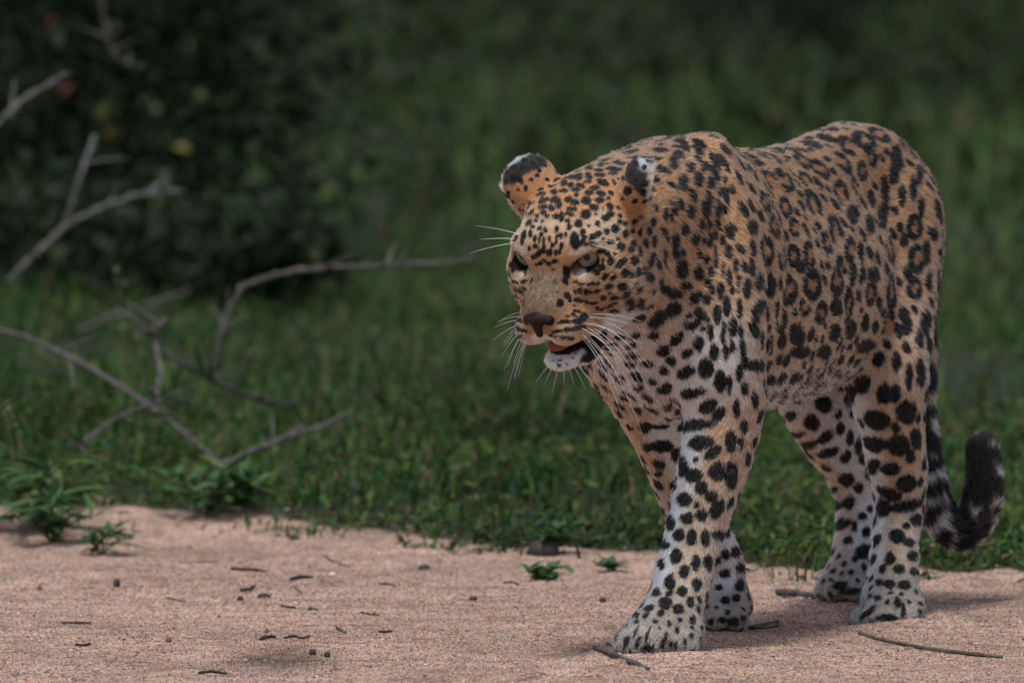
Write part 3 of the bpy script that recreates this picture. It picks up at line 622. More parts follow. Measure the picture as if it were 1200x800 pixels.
(142.8,94.4,423.4,0,0,-3,0.9,-2.1,0,0),(137.4,104.1,429,-1.6,-0.6,11.6,2.7,-4.6,0.1,0),(142.6,97.4,406.4,-0.1,-0.1,10.4,1.1,-3.6,0,0),
(157.2,57.5,398.8,0.5,8.6,8.8,-4.5,3.3,-2.9,0),(145.9,82.5,393,-2,-1.2,-9.5,1.2,-6.4,0.6,0),(156.1,38.8,383.3,-4.9,-3.9,-6.7,5.1,-6.7,0.1,0),
(144,66.5,379.5,-0.8,-7.2,-5.7,1.4,-2.9,3.5,0),(140.5,101.7,381.8,-0.8,-0.3,-10.4,2.1,-5.3,0,0),(128.7,105.2,459.9,-2.9,-1,11.2,2.6,-3.9,0.3,0),
(118.9,95.3,501.9,-4.3,-1.6,14,2.3,-2,0.5,0),(117.4,104.8,486.9,-3.9,-1.4,9.3,1.5,-1.9,0.3,0),(115.4,112.2,477.5,-4.1,-1.4,11.2,2.4,-2.7,0.5,0),
(100.8,115.7,490.2,-5.3,-1.4,7.6,2.8,-2.1,1.5,0),(118.7,117.5,459.7,-1.7,-0.5,5.6,1.9,-2.1,0.4,0),(128.5,114.2,440.1,-2.9,-1,13.1,2.9,-4.1,0.3,0),
(127.8,122.1,413.8,-0.3,-0.1,11.3,3.6,-4.3,0,0),(135.9,112,408.2,-1,-0.4,13.2,1.7,-2.6,0.1,0),(119.3,129.9,407.9,-0.1,0,-7.9,3.4,-2.7,-0.1,0),
(89.2,122.4,488,-5.4,-0.9,7.1,3.3,-2.6,2.2,0),(109.2,121.9,467.9,-4.9,-1.8,11.1,2,-1.7,0.6,0),(98.5,130,460.1,-6.1,-1.3,10.8,5.4,-2.7,2.7,0),
(117.2,127.1,436.1,-3.1,-1,11.2,3.3,-2.4,0.7,0),(78.1,128.3,485.8,-7,-1.9,12.8,5,-2.5,2.4,0),(60.1,123.4,511.7,-6.8,-1.3,9.7,5.1,-2.3,3.3,0),
(134.1,114.4,381.7,-0.6,-0.2,-9.5,2.2,-3.6,-0.1,0),(129.4,121.7,389.2,-0.9,-0.3,7.5,2.6,-3,0.2,0),(117.3,131.2,385.1,-1,-0.2,-11.4,4.5,-2.3,-0.4,0),
(101.1,105.6,507.2,-4.8,-1.2,9.2,3.5,-3.9,1.3,0),(68.5,-39.7,322.4,-5.8,-14.9,3.6,6.5,-1.3,5,0),(18.6,-48.1,302,10.7,5.8,5.8,-1.8,4.9,-1.5,0),
(101.5,-15.6,333.3,-9,-9.8,-3.3,3.3,-4.1,3.2,0),(104.3,20.7,332.6,-11.3,-13.2,-7.3,4.3,-6,4.2,0),(112.9,6.5,341.7,7.6,4.7,6.1,-1.6,4.9,-1.8,0),
(64.8,8.6,308.2,-8.8,-7.9,-6.4,4.2,-5.2,0.7,0),(43.7,19.6,302.9,-11.2,-13.6,-6.8,5.8,-5,0.5,0),(136,61.8,355.5,-7.3,-15.1,-5.6,0.6,-3.1,7.7,0),
(140.9,90.8,360.7,-2,-1.4,-12.6,1.6,-8.9,0.7,0),(130.5,66,328.6,-9.2,-22.8,-5,1.3,-2,6.8,0),(133,106.8,344.3,-3.5,-1,-15,4.5,-8.4,-0.5,0),
(129.2,87.9,312.6,-0.2,-13,-7.8,2.8,-4.5,7.3,0),(124.5,100.4,302.2,-2,8.2,8.5,2.2,-4.9,5.2,0),(119.6,61.8,287.8,-21,-26.7,-5.2,1.3,0.5,-7.9,0),
(128.7,78.2,266.3,-3,-19.6,-0.9,2.9,0,-10,0),(129.2,95.9,254.7,-4.3,10.1,7.7,0.6,-4.2,5.8,0),(132.6,73.3,245.5,1.1,2.7,-3.2,0,3.1,2.6,0),
(136.4,71.6,224.8,-1,-13.5,-2.1,-2.3,-1.2,8.9,0),(128.3,101.9,231,-2.7,0.8,13.1,7.4,-9.8,2.1,0),(117.3,115.1,267.9,-0.6,-0.3,14.8,5.8,-6.1,0.1,0),
(112.9,115.1,224.6,-2.6,-0.1,-19.4,10.6,-5.4,-1.4,0),(125.8,53.1,235.8,10.6,7.8,-11.9,3.8,7.4,8.2,0),(139.2,83.8,210.4,-2.5,-1.7,9.9,2.6,-8.5,-0.8,0),
(135,96.5,198.5,-5.9,7.9,0.3,-0.6,-0.8,8.3,0),(141.1,60.7,195.1,-5.5,-12.6,1.8,1.7,-2.1,-9.2,0),(143.8,79.3,188.2,-0.2,-0.1,3.6,0.6,-2.9,0,0),
(131,103,183.6,-7.3,6.1,12,6.3,-4.7,6.3,0),(143.9,85.7,175,-3.5,4.8,5.1,1.6,-5,5.7,0),(148.9,68.5,171.9,0.9,9.1,-3,-2.5,2.8,7.6,0),
(139.7,41,164.8,-11.8,-10.6,4.3,0,-3.6,-8.8,0),(154.5,59.6,151.2,-1.9,-7.2,4.3,1.4,-4.1,-6.3,0),(153.3,76.6,148.5,-2.5,-1.2,11.7,1.6,-7,-0.3,0),
(147.1,91.7,147,-2.3,-0.7,13.2,4.5,-5.2,0.5,0),(103.4,127.3,286.8,-1.6,0.4,-8.9,5.7,-4.1,-1.2,0),(106,123.6,264.6,-1.1,-0.1,-9.6,4.7,-2.6,-0.5,0),
(114.9,121.5,309.6,-2.9,-1,-13.5,2.7,-4.1,-0.3,0),(-18,-54.4,277.7,-9.4,-5.2,-8.3,3.5,-8.2,1.2,0),(-24.3,-37.5,277.7,-8.3,11.2,-0.5,-3.5,-2.7,-3.8,0),
(-46.7,-43,250.9,-6.4,15.3,-0.2,-6.4,-2.8,-9.4,0),(-45.5,-61.9,249.1,7,7,5.6,-3.1,5.7,-3.2,0),(-65.1,-53.4,227.2,0.9,9.1,0.9,-5.6,1.2,-6.7,0),
(-77.2,-59.7,214.4,-5.1,-7.3,-2.9,2.2,-2.9,3.5,0),(140.8,43,370.3,-3.9,-2.8,-6.1,2.1,-5.5,1.1,0),(130.6,29.4,357.7,5.9,5.2,5.7,-2.4,5.4,-2.5,0),
(125.8,116.8,341.2,-2.1,-0.7,-13.5,2.3,-2.9,-0.2,0),(119.8,127.2,356,-3.5,-0.9,-12,4.1,-3.5,-0.9,0),(115.1,131.7,367.7,-0.5,0,-8.9,4.9,-2.6,-0.3,0),
(43.9,-59.1,318,-9.6,-6.5,-3.3,2.5,-5.7,4.1,0),(144.9,-9.7,366.6,9.3,6.6,5.4,-2.5,5.4,-2.2,0),(141.4,33.2,137.6,-17.9,-13.6,1.2,1,-1.9,-7.2,0),
(165.2,59.9,124.4,7.4,5.3,-9.8,-1.4,7.8,3.2,0),(161.7,84.6,117.2,-4.3,-1,10.5,4,-5.4,1.1,0),(167.1,40.4,113.7,6.5,5.5,-5.3,-0.2,4.2,4.1,0),
(186,59.3,93.1,-8.8,-4.7,10.1,2.3,-7.7,-1.6,0),(173.4,73.5,106.2,-3.3,-1.3,9.5,2.5,-6.6,0,0),(168.6,89,89,-8.8,2.5,5.8,3.3,-4.2,6.8,0),
(192.4,43.3,80.1,-9.9,-7.8,4.3,1.7,-4.4,-4,0),(212.9,64,68.4,-11,-3.7,7.9,3.2,-8.5,0.5,0),(188.9,76.6,81.8,-6.9,-0.4,6.8,2.6,-6.2,2.3,0),
(211.7,80.9,61.1,-9,1.4,5.3,1.2,-6.7,3.9,0),(189.8,88.6,68.7,-7,0,6.4,3,-4.6,3.3,0),(219.7,43.6,62.3,8.3,8.6,-1.3,-3.7,4.2,4.2,0),
(220.6,26.6,52.8,-12.3,-9.6,1.1,1.7,-2.5,-3.1,0),(204,96.4,48.1,-6.9,-0.7,5.4,2.6,-3.2,2.8,0),(117.1,102.1,148.6,-28.3,-0.6,-2.5,0.6,-1.3,-6.4,0),
(-201.8,0,108.4,-18.6,-0.1,-0.3,-0.1,-0.8,7.1,0),(-169.5,-15.9,98.2,-5.8,3.4,-3.6,0.3,-4.2,-4.5,0),(-187.7,-9.3,80.8,-6.5,6.2,-1.3,-0.1,-1.5,-6.6,0),
(-178.1,-5.6,105.2,-6.9,1.4,-5.1,2.7,-3.2,-4.5,0),(-218.8,2.4,86.5,-18.5,-1.2,-1.2,-0.4,-0.1,6.6,0),(-204.7,4.8,65.2,-13.4,0.5,4.5,2.3,-3.4,7.1,0),
(-173.8,-3.9,47.5,-4.4,5.2,1.3,-1.1,-2.2,5.2,0),(-186.6,5.9,49.7,-6.7,2.4,2.7,0.8,-2.9,4.6,0),(145.3,95.6,114.9,-2.9,0.4,-10.6,8.6,-2.3,-2.4,0),
(-178.6,-14.7,63.5,-2.6,4.8,0.6,-2.3,-1.8,4.2,0),(-512,58.6,311,5.1,7.3,12.9,-0.9,10.9,-5.8,0),(-516.9,86.9,299.6,-3.1,-1.2,-15.1,3.6,-10,0.1,0),
(-523.2,99.9,299.5,-3.6,-1,-14,3.9,-7.6,-0.5,0),(-526.7,73.1,264.2,-2.2,20.4,-2.4,-5.1,-2.4,-15.4,0),
(-542.6,109.8,274.9,-13.9,4.8,-13.9,7.1,-9.8,-10.5,0),(-546.9,60,231,-10.3,-18.7,-4,5.1,-5.4,12.1,0),(-552.2,95,229.8,-12.2,4,-14.4,5.2,-12.9,-8,0),
(-573.9,111.4,238.7,-13.4,-0.9,-14.5,8.6,-3.7,-7.7,0),(-563.3,79.6,198.5,-4.7,14.2,0.3,-4.6,-1.3,-9.9,0),
(-583.1,95.1,179.1,-11.1,12.7,-0.9,-3.5,-4,-12.2,0),(-581.7,70,165.3,-4.5,17.7,-6.2,-4.6,-4.2,-8.6,0),
(-568.1,52.2,200.4,-15.1,-11.2,-8.6,0,-5.7,7.4,0),(-587,59.5,146,-6.2,-11.3,7.9,-1,-7.3,-11.2,0),(-596.1,93.2,149,-19.2,17.7,5.4,1.3,-1.1,8.5,0),
(-570.4,85.6,110,-2.7,11.2,-2.1,-5.2,0.7,10.2,0),(-605,101.3,129.9,-16,3.1,0.5,0.1,-1.2,9.5,0),(-577.6,100,101.9,-7.6,5,1.2,-0.3,-2,6.2,0),
(-577.1,105.9,84.4,-11.5,4.7,1.1,-0.1,-2.1,7.2,0),(-554.1,83.1,81.5,-4.9,-1.9,9.3,2.5,-7,-0.1,0),(-551.9,95.3,68.5,-6.9,5.7,2.7,-1.2,-4.3,6.1,0),
(-571.7,109.7,64,-11.5,2.5,0.4,-0.1,-1.3,5.2,0),(-531.5,89.8,49.3,-4.5,-4.8,5.5,3.4,-6.1,-2.4,0),(-541.6,107.7,48,-10.3,5,3,-1,-5.5,5.8,0),
(-533.8,75.4,50.4,4.9,4.9,-4.1,-1.7,4.1,2.9,0),(-585.2,94.4,122.8,-5.3,2.3,3.3,1,-3.4,4,0),(-508.2,82.7,345.2,-1.9,0,-10.7,4,-8.7,-0.7,0),
(-532.6,116.3,320.7,-1.4,-0.4,-18.7,5.1,-3.8,-0.3,0),(-520.1,103.9,342.4,-0.6,-0.2,16,3.8,-5.4,0.1,0),
(-551.7,126.3,325.4,-4.7,-0.9,-21.4,10.3,-3,-2.1,0),(-618.1,-52.3,255,-8.8,-3.4,-12.3,4.2,-11.1,0.1,0),
(-614.4,-82.5,262.6,-9.6,-11.2,-4.9,2,-4.5,6.2,0),(-652.8,-88.4,237.6,-25.2,-21.4,-3.5,2.3,-3.5,5.1,0),
(-644.3,-42.1,235.1,-5.5,-10.8,-10.5,6.4,-6.1,2.8,0),(-658.2,-73.2,223,-16.5,-17,-4.5,3.8,-5.2,5.6,0),
(-612.1,-32.9,279.8,-9.3,1.1,-12.9,5.5,-9.7,-4.8,0),(-718.9,-41.2,174.8,-12,-2.1,-10.2,3.5,-11.1,-1.9,0),
(-736.5,-30.5,163.3,-7.3,0.6,-8.3,3.5,-6.1,-3.5,0),(-738.9,-66,159.7,-8.6,-7.9,-3.1,1.3,-2.8,3.6,0),
(-760.6,-68.3,138.5,-17.4,-13.3,-2.8,-0.2,-1.5,7.9,0),(-747,-47.1,142.4,6.7,4.3,9.9,-1.1,6.9,-2.3,0),(-748.1,-29,124.8,-3.9,5.4,0.7,-1,-1.4,5.3,0),
(-748.8,-61,113.2,-11.8,-17.6,-4.7,2.8,0.5,-8.9,0),(-756.8,-21.9,134.2,-1.9,0.3,5.2,2.9,-3.4,1.2,0),(-744.1,-21.7,103.5,-4.9,1.7,5.3,1.8,-5.3,3.3,0),
(-740.5,-37.7,111.5,-2.6,-1.2,7.4,0.6,-4.4,-0.5,0),(-733.6,-43.7,92.8,-2.4,-7.4,1.6,1.9,-1.7,-5,0),(-729.5,-19.1,77.3,-11.6,7.6,5.6,-1.5,-8.6,8.7,0),
(-534.7,33.2,295.2,-21.8,-12.7,-13.2,-2.8,-6.1,10.5,0),(-669.5,-48.7,212.2,-4.4,-16.2,-8,7.8,-4.7,5.3,0),
(-677.9,-20.2,231.2,-8.2,-1.4,-11.8,5.3,-3.5,-3.3,0),(-701.1,-17.4,219.4,-9.1,-1.6,-13.3,6.2,-3.2,-3.9,0),
(-651.4,-24.7,245.8,-7,0,-9.3,4.7,-4.6,-3.6,0),(-688.6,-30,206.2,-6.3,-3.2,-10.2,6.5,-6.6,-1.9,0),(88.3,142.4,363.5,-25.5,1.3,-1.3,0.4,-0.2,-7.2,0),
(-212.5,78,334,-26.4,-1.5,-3.7,1.4,-5.5,-7.9,0),(-128.2,73.7,334.9,-25,-2.8,-5.9,1.9,-5.1,-5.5,0),(-231.6,51.2,309,-23.9,-4.1,-6.8,2.2,-5.2,-4.6,0),
(-515.2,36.3,625.5,-49,-5.1,7.7,2.7,-11.1,9.9,1),(-570.4,40.4,630.4,-44.2,-3.7,5.9,2.4,-11.1,11.1,1),
(-631.7,37.9,637.3,-33.4,-2.8,6.3,2.7,-12.5,8.7,1),(-457.3,51.3,605,-48.5,-3.2,3.4,1.6,-9.1,13.7,1),(-333.3,42.1,609.5,-34.2,-1.8,3,1.3,-8.9,9,1),
(-371.1,52.3,598.2,-28.6,3,0.8,-0.6,-9,11.8,1),(-397.9,69.9,567.5,-35.3,-3.7,9.7,4.2,-6.5,12.8,1),(-266.2,80.8,555.9,-51.6,-7.7,11.8,5,-7.6,16.8,1),
(-202.3,67.3,588.6,-51.3,-5.2,7,2.8,-9.1,13.4,1),(-27.5,105.2,567.6,-25.2,-2.5,9.1,4.4,-4.8,10.9,1),(-158.4,84,555.1,-25.3,-1.5,8.4,4,-5.3,11.1,1),
(-40.3,113.5,536.6,-36.6,-3.1,3.6,1.7,-2.9,14.8,1),(-311.6,94.8,521.4,-28.1,-3.7,14,7.8,-4.1,14.6,1),
(-347,103.7,495.4,-26.4,-3.8,10.4,5.7,-3.1,13.5,1),(-468.2,62.9,574.6,-30.6,-3.9,6,2.6,-4,10.5,1),(-521.2,54.3,591.9,-24.2,-1.9,5.2,2.6,-2.8,11.2,1),
(-136.7,103.3,494.3,-17.1,1.8,6.9,4.7,-3.2,12.4,1),(-183.5,107.6,494.8,-20.1,-0.6,9.8,6.9,-2.8,13.9,1),(9.4,121.5,505.7,-32.3,-2,2.7,1.7,-1.4,19.2,1),
(-57.7,117.9,493.1,-24.9,-1.7,2,1.2,-1.1,14.1,1),(-110.3,104.5,452.1,-30,1.7,1,0.5,-1.3,18.4,1),(-184.4,111.7,455.6,-30.2,2.7,-1.5,-0.9,0,18.5,1),
(-278.5,109.5,456.3,-27,1.4,0.3,0.2,-0.7,18.6,1),(-220.3,109.3,417.1,-25.4,0.8,-4,2.1,-1.5,-13.7,1),(73.1,141.5,428.9,-27.9,-2.6,5.2,3,-2.2,15,1),
(-87.8,102.1,413.9,-36.6,-3,-6.7,3.2,-2.2,-16.4,1),(-532.2,88.5,486.8,-58.6,-4.1,2.6,1.2,-3.6,20.5,1),
(-512.2,98.2,435,-52.2,-3.3,-5.5,2.5,-1.5,-22.8,1),(-616.1,93.4,515.7,-12.1,-0.4,15,9.1,-5.7,7.2,1),(-605.6,99.6,473.8,-12.9,-0.9,17,10.6,-5.2,7.7,1),
(-515.7,92.5,392.8,-23.8,0.7,-14.7,9.5,-4.7,-15.6,1),(-585.5,104.8,436.6,-15.4,0.7,10.7,6.5,-5.2,9.7,1),
(-255.9,104.6,506.8,-27.7,-4.2,8.4,4.1,-3.5,11.6,1),(-289.6,60.8,588.1,-36.5,-3.6,4.6,1.9,-7.1,9.7,1),
(-565.6,51.2,609.6,-14.3,-1.4,11.6,6.8,-3.5,8,1),(-157.1,62.4,591.9,-26.1,-1,4.8,2,-7.5,9.5,1),(-417.8,104.1,434.4,-23,0.3,-3.1,2,-0.6,-14.8,1),
(-159.3,96.9,530.5,-20.2,-2.1,8.1,3.9,-4.1,8.8,1),(-163.4,108.6,427.5,-17.8,0.3,-5.6,2.9,-2.5,-9.4,1),(-634.5,59.5,612,-20.1,-4,8.3,3.2,-4.1,5.8,0),
(-581.4,63.4,567.1,-6.5,-1.4,16.4,8.5,-2.6,3.1,0),(-609.1,66.6,587.4,-11.5,-2.1,12.2,6.1,-3.2,5.2,0),(-608.8,78,558,-6.8,-1.7,14,5.6,-3.3,2.4,0),
(-633.3,84.7,565.8,-10.7,-3.1,15.5,5.1,-3,2.9,0),(-629.7,104.2,481.5,-6.3,-1.5,15.6,7.4,-2.6,2.7,0),(-581.9,97.1,455.6,-7.9,0.4,8.4,5.6,-3.3,5.4,0),
(-549.6,102.3,404.2,-8.4,1.6,5.8,3.4,-3.6,5.9,0),(-413.4,99.1,396.9,-16.7,-0.8,-6.8,3.5,-2.6,-8.4,0),
(-460.1,95.2,390.8,-17.8,-2.3,-5.8,2.5,-2.3,-6.7,0),(-111.5,97.6,386.1,-12.5,-1.2,-9.1,5.6,-1.8,-7.5,0),
(-548.3,107.3,387.5,-7.8,-0.8,10.9,5.6,-4.8,3.7,0),(-587.2,119.9,390.4,-13.5,-2.3,13.7,8.1,-2.2,7.6,0),
(-560.5,120.8,370.4,-10.2,-1.5,10.3,5.5,-2.9,5,0),(-362.8,98,390.5,-22.9,-1,-5.1,2.5,-1.9,-10.8,0),(-292.6,102,389.2,-22,-1.6,-7.5,3.5,-3.2,-9.5,0),
(-452.6,84.6,365.8,-44,-1.3,-4.3,1,-3.8,-8.9,0),(43.2,117,537.3,-13.1,-0.2,5,2.8,-2.6,7.2,0),(-548.1,71.3,530.2,-28.2,-6,11.6,4.9,-3.8,10,0),
(-590.9,87,499.5,-9.3,1.3,5.3,3.2,-3,6.4,0),(-590.7,82.5,516.4,-3.9,0,7.1,4.7,-2.5,2.6,0),(-406.1,83.9,539.1,-27.9,-4.4,6.9,2.8,-4.3,8.7,0),
(-529.7,62.4,556,-18.6,-2.8,6.5,3.3,-2.3,8.4,0),(-278,109.7,423.1,-20.3,0.1,-3.4,1.9,-1.1,-11.3,0),(-1.5,121.8,462.5,-20.6,0.5,-5.6,4.2,-1,-15.5,0),
(62.8,133.2,469,-17.7,-2.5,5.4,2.9,-1.9,8.7,0),(-153.9,101.3,392.7,-26.4,-2.2,-9.5,4.4,-4.2,-11.1,0),(-293.7,105.9,480.6,-20.2,-1.7,1.8,0.8,-1.8,7,0),
(-460.3,88.2,524.8,-24.3,-5.1,8.9,3.7,-3.5,8,0),(-381.8,106.3,460.8,-16.9,-1,1,0.7,-0.6,10.7,0),(-153.3,108,479.4,-12.5,1.3,1,0.5,-1,7.3,0),
(-637.3,94.6,540.4,-5.7,-1.6,14.1,5.1,-2.6,1.8,0),(-620.2,112.2,443.9,-11,-2.6,11.4,5.4,-1.8,4.7,0),(80.8,140.1,437.3,-11.7,0.2,3,1.9,-1.5,7.4,0),
(-185.6,95.9,368.6,-32.1,0.8,-2.9,0.6,-2.6,-7.3,0),(-276.6,92.6,364.8,-28,-1.8,-5.3,1.8,-3.7,-8.2,0),
(-430.5,103.8,459.1,-23.7,-0.8,0.1,0.1,-0.8,10,0),(-342.1,107.8,462.3,-10.5,-1.6,11.7,8.6,-0.6,7.7,0),
(-387.7,101.9,489.8,-13.5,-2.7,11.7,6.8,-1.3,7.5,0),(-595.2,4.1,650.5,-15,5.9,1.5,-3,-8.2,2.7,0),(-316.5,10.6,624.2,-10,-11.4,4.2,8.4,-7.6,-0.7,0),
(-431.2,16.3,629.6,-16.2,-3.8,4.1,4.1,-13,4,0),(-489,16.9,636.5,-15.8,-4.2,4.3,4.5,-13,3.8,0),(-345.4,21.9,623.6,-13,0.3,1.9,0.4,-9.8,3.9,0),
(-632.1,67.1,599.5,-10.6,-2.2,8.3,3.4,-2.9,3.6,0),(-662.7,82.9,581.8,-17.5,-5.3,11.6,3.2,-2.7,3.6,0),(-494.4,103.6,7,-8.7,12.2,-2.6,-1.9,0,6.5,0),
(-500.6,72.9,13.9,-7.6,6.8,7.6,-1.3,-3.8,2.1,0),(-515.3,107.2,27.2,-3.5,-0.9,7.8,2.6,-3.6,0.7,0),(-509.6,117.9,11.8,14.3,5.6,-12.3,-0.7,3.7,0.9,0),
(-513.2,79.5,32.1,-3.1,-6.9,1.1,2.3,-1.6,-3.3,0),(-506.6,124.7,-2.5,-3.4,-1.1,-8.3,1.9,-4.4,-0.2,0),(-498,65.3,8.5,-1.8,3.6,6.9,-1.9,-3.7,1.4,0),
(-688.4,-37.3,35.1,-4,10,0.1,-3.5,-1.4,6.5,0),(-706.4,-55.7,52.6,-5.1,-7.4,0.6,1.5,-1.3,-3,0),(-685.3,-24.6,27.4,-2.4,-15.3,-0.7,0.7,-0.3,4.9,0),
(-694.9,-54.2,42.4,-9,-7.1,0.9,1.5,-2.1,-2.2,0),(251.4,56.6,13.6,-4.1,-10.4,-1.4,0.7,-1.1,5.9,0),(252.5,42.2,21.2,1.2,-2.4,-7.4,0.5,-2.6,0.9,0),
(250.3,75.2,17.9,-0.2,0,-7.9,1.8,-2.2,0,0),(241.8,82.4,17.6,-0.4,0.1,-4.4,2.4,-1.6,-0.2,0),(228.4,85.7,34.6,-3.4,-1.3,4.5,1.2,-2.9,0.1,0),
(237.8,59.7,46.4,-0.9,4.7,-0.2,-1.7,-0.2,2.6,0),(233,32.4,45.4,-3.8,-5.5,0.3,1,-0.8,-2.2,0),(247.9,23.5,20.4,-6.1,-6.6,-5.1,2.8,2,-5.9,0),
(247.5,52.9,31,6,-1.9,-10.8,0.7,2.5,0,0),(224,103,28.8,-4.5,-1.2,4.5,1.6,-1.8,1.2,0),(244.3,77.1,29.5,-5.2,-1.8,7.5,1.8,-1.8,0.8,0),
(234.6,98.7,19.5,-0.9,-0.3,5.9,1.3,-2,0.1,0),(238,87.3,15.5,-1.2,-0.5,-6,0.5,-2.3,0.1,0),(248,36.2,32.6,8,-1.2,-8.5,0.3,1.9,0,0),
(240.7,67.2,38.9,-2.2,-0.7,2.6,0.8,-1.8,0.2,0),(-166.3,10.2,20.5,-2.1,7.9,0.2,-0.3,0.1,-6.1,0),(-157.4,-1.5,22.7,-4.5,4.7,-0.1,-0.4,-0.3,4,0),
(-152.4,-14.8,20.7,1.5,2.3,4.8,0,4,-2,0),(-173.1,20.6,24.4,-4.4,2.5,1,0.4,-1,4.3,0),(322.5,6.7,403.8,-3.8,10,0,-0.4,-0.2,8.6,0),
(318.2,9.6,388.7,-11.6,5.2,-3.3,0.9,-3.2,-8.1,0),(324.9,1.9,380.3,-10.4,7.1,-1.6,-1.5,-3.4,-5.3,0),(316.2,15.7,405.9,-4.4,-0.5,-12.9,6,-5.6,-1.9,0),
]

def spot_list(p, n, rw, h, dirs):
    """measured spots plus blue noise spots over the rest of the skin"""
    C = [A_(s[0:3]) * .001 for s in SPOTS]; A = [A_(s[3:6]) * .001 for s in SPOTS]; B = [A_(s[6:9]) * .001 for s in SPOTS]; T = [s[9] for s in SPOTS]
    rr = np.random.default_rng(11)
    if C:                                           # the far side of the face mirrors the near cheek
        for i in range(len(C)):
            q = head_mm(C[i][None])[0]
            if q[1] > 22 and q[0] > 20 and -75 < q[2] < 12:
                m = A_((1, -1, 1.0))
                C.append(HO + (q * m) @ HM * .001); A.append((A[i] @ HM.T * m) @ HM); B.append((B[i] @ HM.T * m) @ HM); T.append(T[i])
    C = list(C); CA = np.array(C).reshape(-1, 3)
    own = np.array([max(np.linalg.norm(a), np.linalg.norm(b)) for a, b in zip(A, B)]) if len(C) else np.zeros(0)
    par = {'head': (.0125, .0045, .0045), 'neck': (.030, .0105, .0075), 'trunk': (.041, .0185, .0175), 'shoulder': (.025, .0095, .0065),
           'thigh': (.034, .0145, .012), 'leg': (.0235, .0092, .0080), 'paw': (.014, .0042, .0035), 'tail': (.034, .016, .018)}
    P = np.array([par[r] for r in REG])
    cand = rr.permutation(len(p))[:26000]
    cap = len(CA) + 6000
    buf = np.zeros((cap, 3)); buf[:len(CA)] = CA; need = np.zeros(cap); need[:len(CA)] = own * .55; k = len(CA)
    for i in cand:
        if h[i][0] > 20 and abs(h[i][1]) < 70 and -75 < h[i][2] < 55: continue
        sp, a, b = rw[i] @ P
        reg = REG[int(np.argmax(rw[i]))]
        hi = h[i]
        if reg == 'head' and (hi[0] > 66 or (hi[0] > 20 and abs(hi[1]) > 20) or hi[2] < -60): continue
        d = buf[:k] - p[i]
        if reg == 'trunk':
            d = d * A_((.72, 1, 1))
        d2 = np.sqrt((d * d).sum(1))
        if (d2 < np.maximum(sp * .92, need[:k] + sp * .55)).any(): continue
        t1 = dirs[i]; t2 = np.cross(n[i], t1)
        if reg == 'tail':
            a, b = a * .8, b * 1.6
        s = rr.uniform(.8, 1.2)
        kind = 1 if reg == 'trunk' and p[i, 2] > .40 and p[i, 0] < -.12 else 0
        if reg == 'trunk' and kind == 0:
            a, b = a * .75, b * .6
        an = rr.normal(0, .45); ca, sa = math.cos(an), math.sin(an)
        C.append(p[i]); A.append((t1 * ca + t2 * sa) * a * s * rr.uniform(.9, 1.25)); B.append((t2 * ca - t1 * sa) * b * s); T.append(kind)
        buf[k] = p[i]; need[k] = 0; k += 1
    # a rosette is a warm centre inside a ring of separate blotches
    C2, A2, B2, T2 = [], [], [], []
    RC = np.array([c for c, t in zip(C, T) if t == 1]).reshape(-1, 3); RA = np.array([a for a, t in zip(A, T) if t == 1]).reshape(-1, 3); RB = np.array([b for b, t in zip(B, T) if t == 1]).reshape(-1, 3)
    def inside(q, lim, own=None):
        d = q - RC; near_ = (d * d).sum(1) < .05 ** 2
        e = np.sqrt(((d * RA).sum(1) / (RA ** 2).sum(1)) ** 2 + ((d * RB).sum(1) / (RB ** 2).sum(1)) ** 2)
        if own is not None: near_ &= (((own - RC) ** 2).sum(1) > 1e-10)
        return bool((near_ & (e < lim)).any())
    for c, a, b, t in zip(C, A, B, T):
        if t != 1:
            g = 1.12 if c[2] > .36 else (.96 if np.linalg.norm(a) > .009 else 1.02)
            if np.linalg.norm(c - HO) < .135: g = 1.18
            hq = head_mm(c[None])[0]
            if np.linalg.norm(hq * A_((1, np.sign(hq[1]), 1)) - EARS['c']) < 42: g = .85
            if len(RC) and inside(c, .62): continue
            C2.append(c); A2.append(a * g); B2.append(b * g); T2.append(0); continue
        C2.append(c); A2.append(a * .8); B2.append(b * .8); T2.append(2)
        la, lb = np.linalg.norm(a), np.linalg.norm(b)
        cap_ = min(.030, 2.0 * lb)
        if la > cap_: a = a * (cap_ / la); la = cap_
        m = 4 if la < .016 else 5
        if la > 1.9 * lb: m = 6
        ph = rr.uniform(0, 6.28); skip = rr.integers(0, m * 2)
        for j in range(m):
            if j == skip: continue
            th = ph + 2 * math.pi * (j + rr.uniform(-.16, .16)) / m
            off = a * math.cos(th) * .74 + b * math.sin(th) * .74
            if inside(c + off, .80, c): continue
            tn = -a * math.sin(th) + b * math.cos(th); nn = np.cross(a, b); nn = nn / np.linalg.norm(nn)
            lt = np.linalg.norm(tn); tn = tn / lt
            o_ = np.cross(nn, tn)
            C2.append(c + off); A2.append(tn * lt * rr.uniform(.50, .72) * (5 / m)); B2.append(o_ * min(la, lb) * rr.uniform(.34, .49)); T2.append(0)
    C, A, B, T = C2, A2, B2, T2
    # small solid spots in the gaps that are left
    CA = np.array(C); LA = np.array(A); LB = np.array(B); na = (LA ** 2).sum(1); nb = (LB ** 2).sum(1)
    own = np.sqrt(np.maximum(na, nb))
    gap_ = {'head': 9, 'neck': .0090, 'trunk': .0055, 'shoulder': .0065, 'thigh': .0070, 'leg': .0095, 'paw': .006, 'tail': 9}
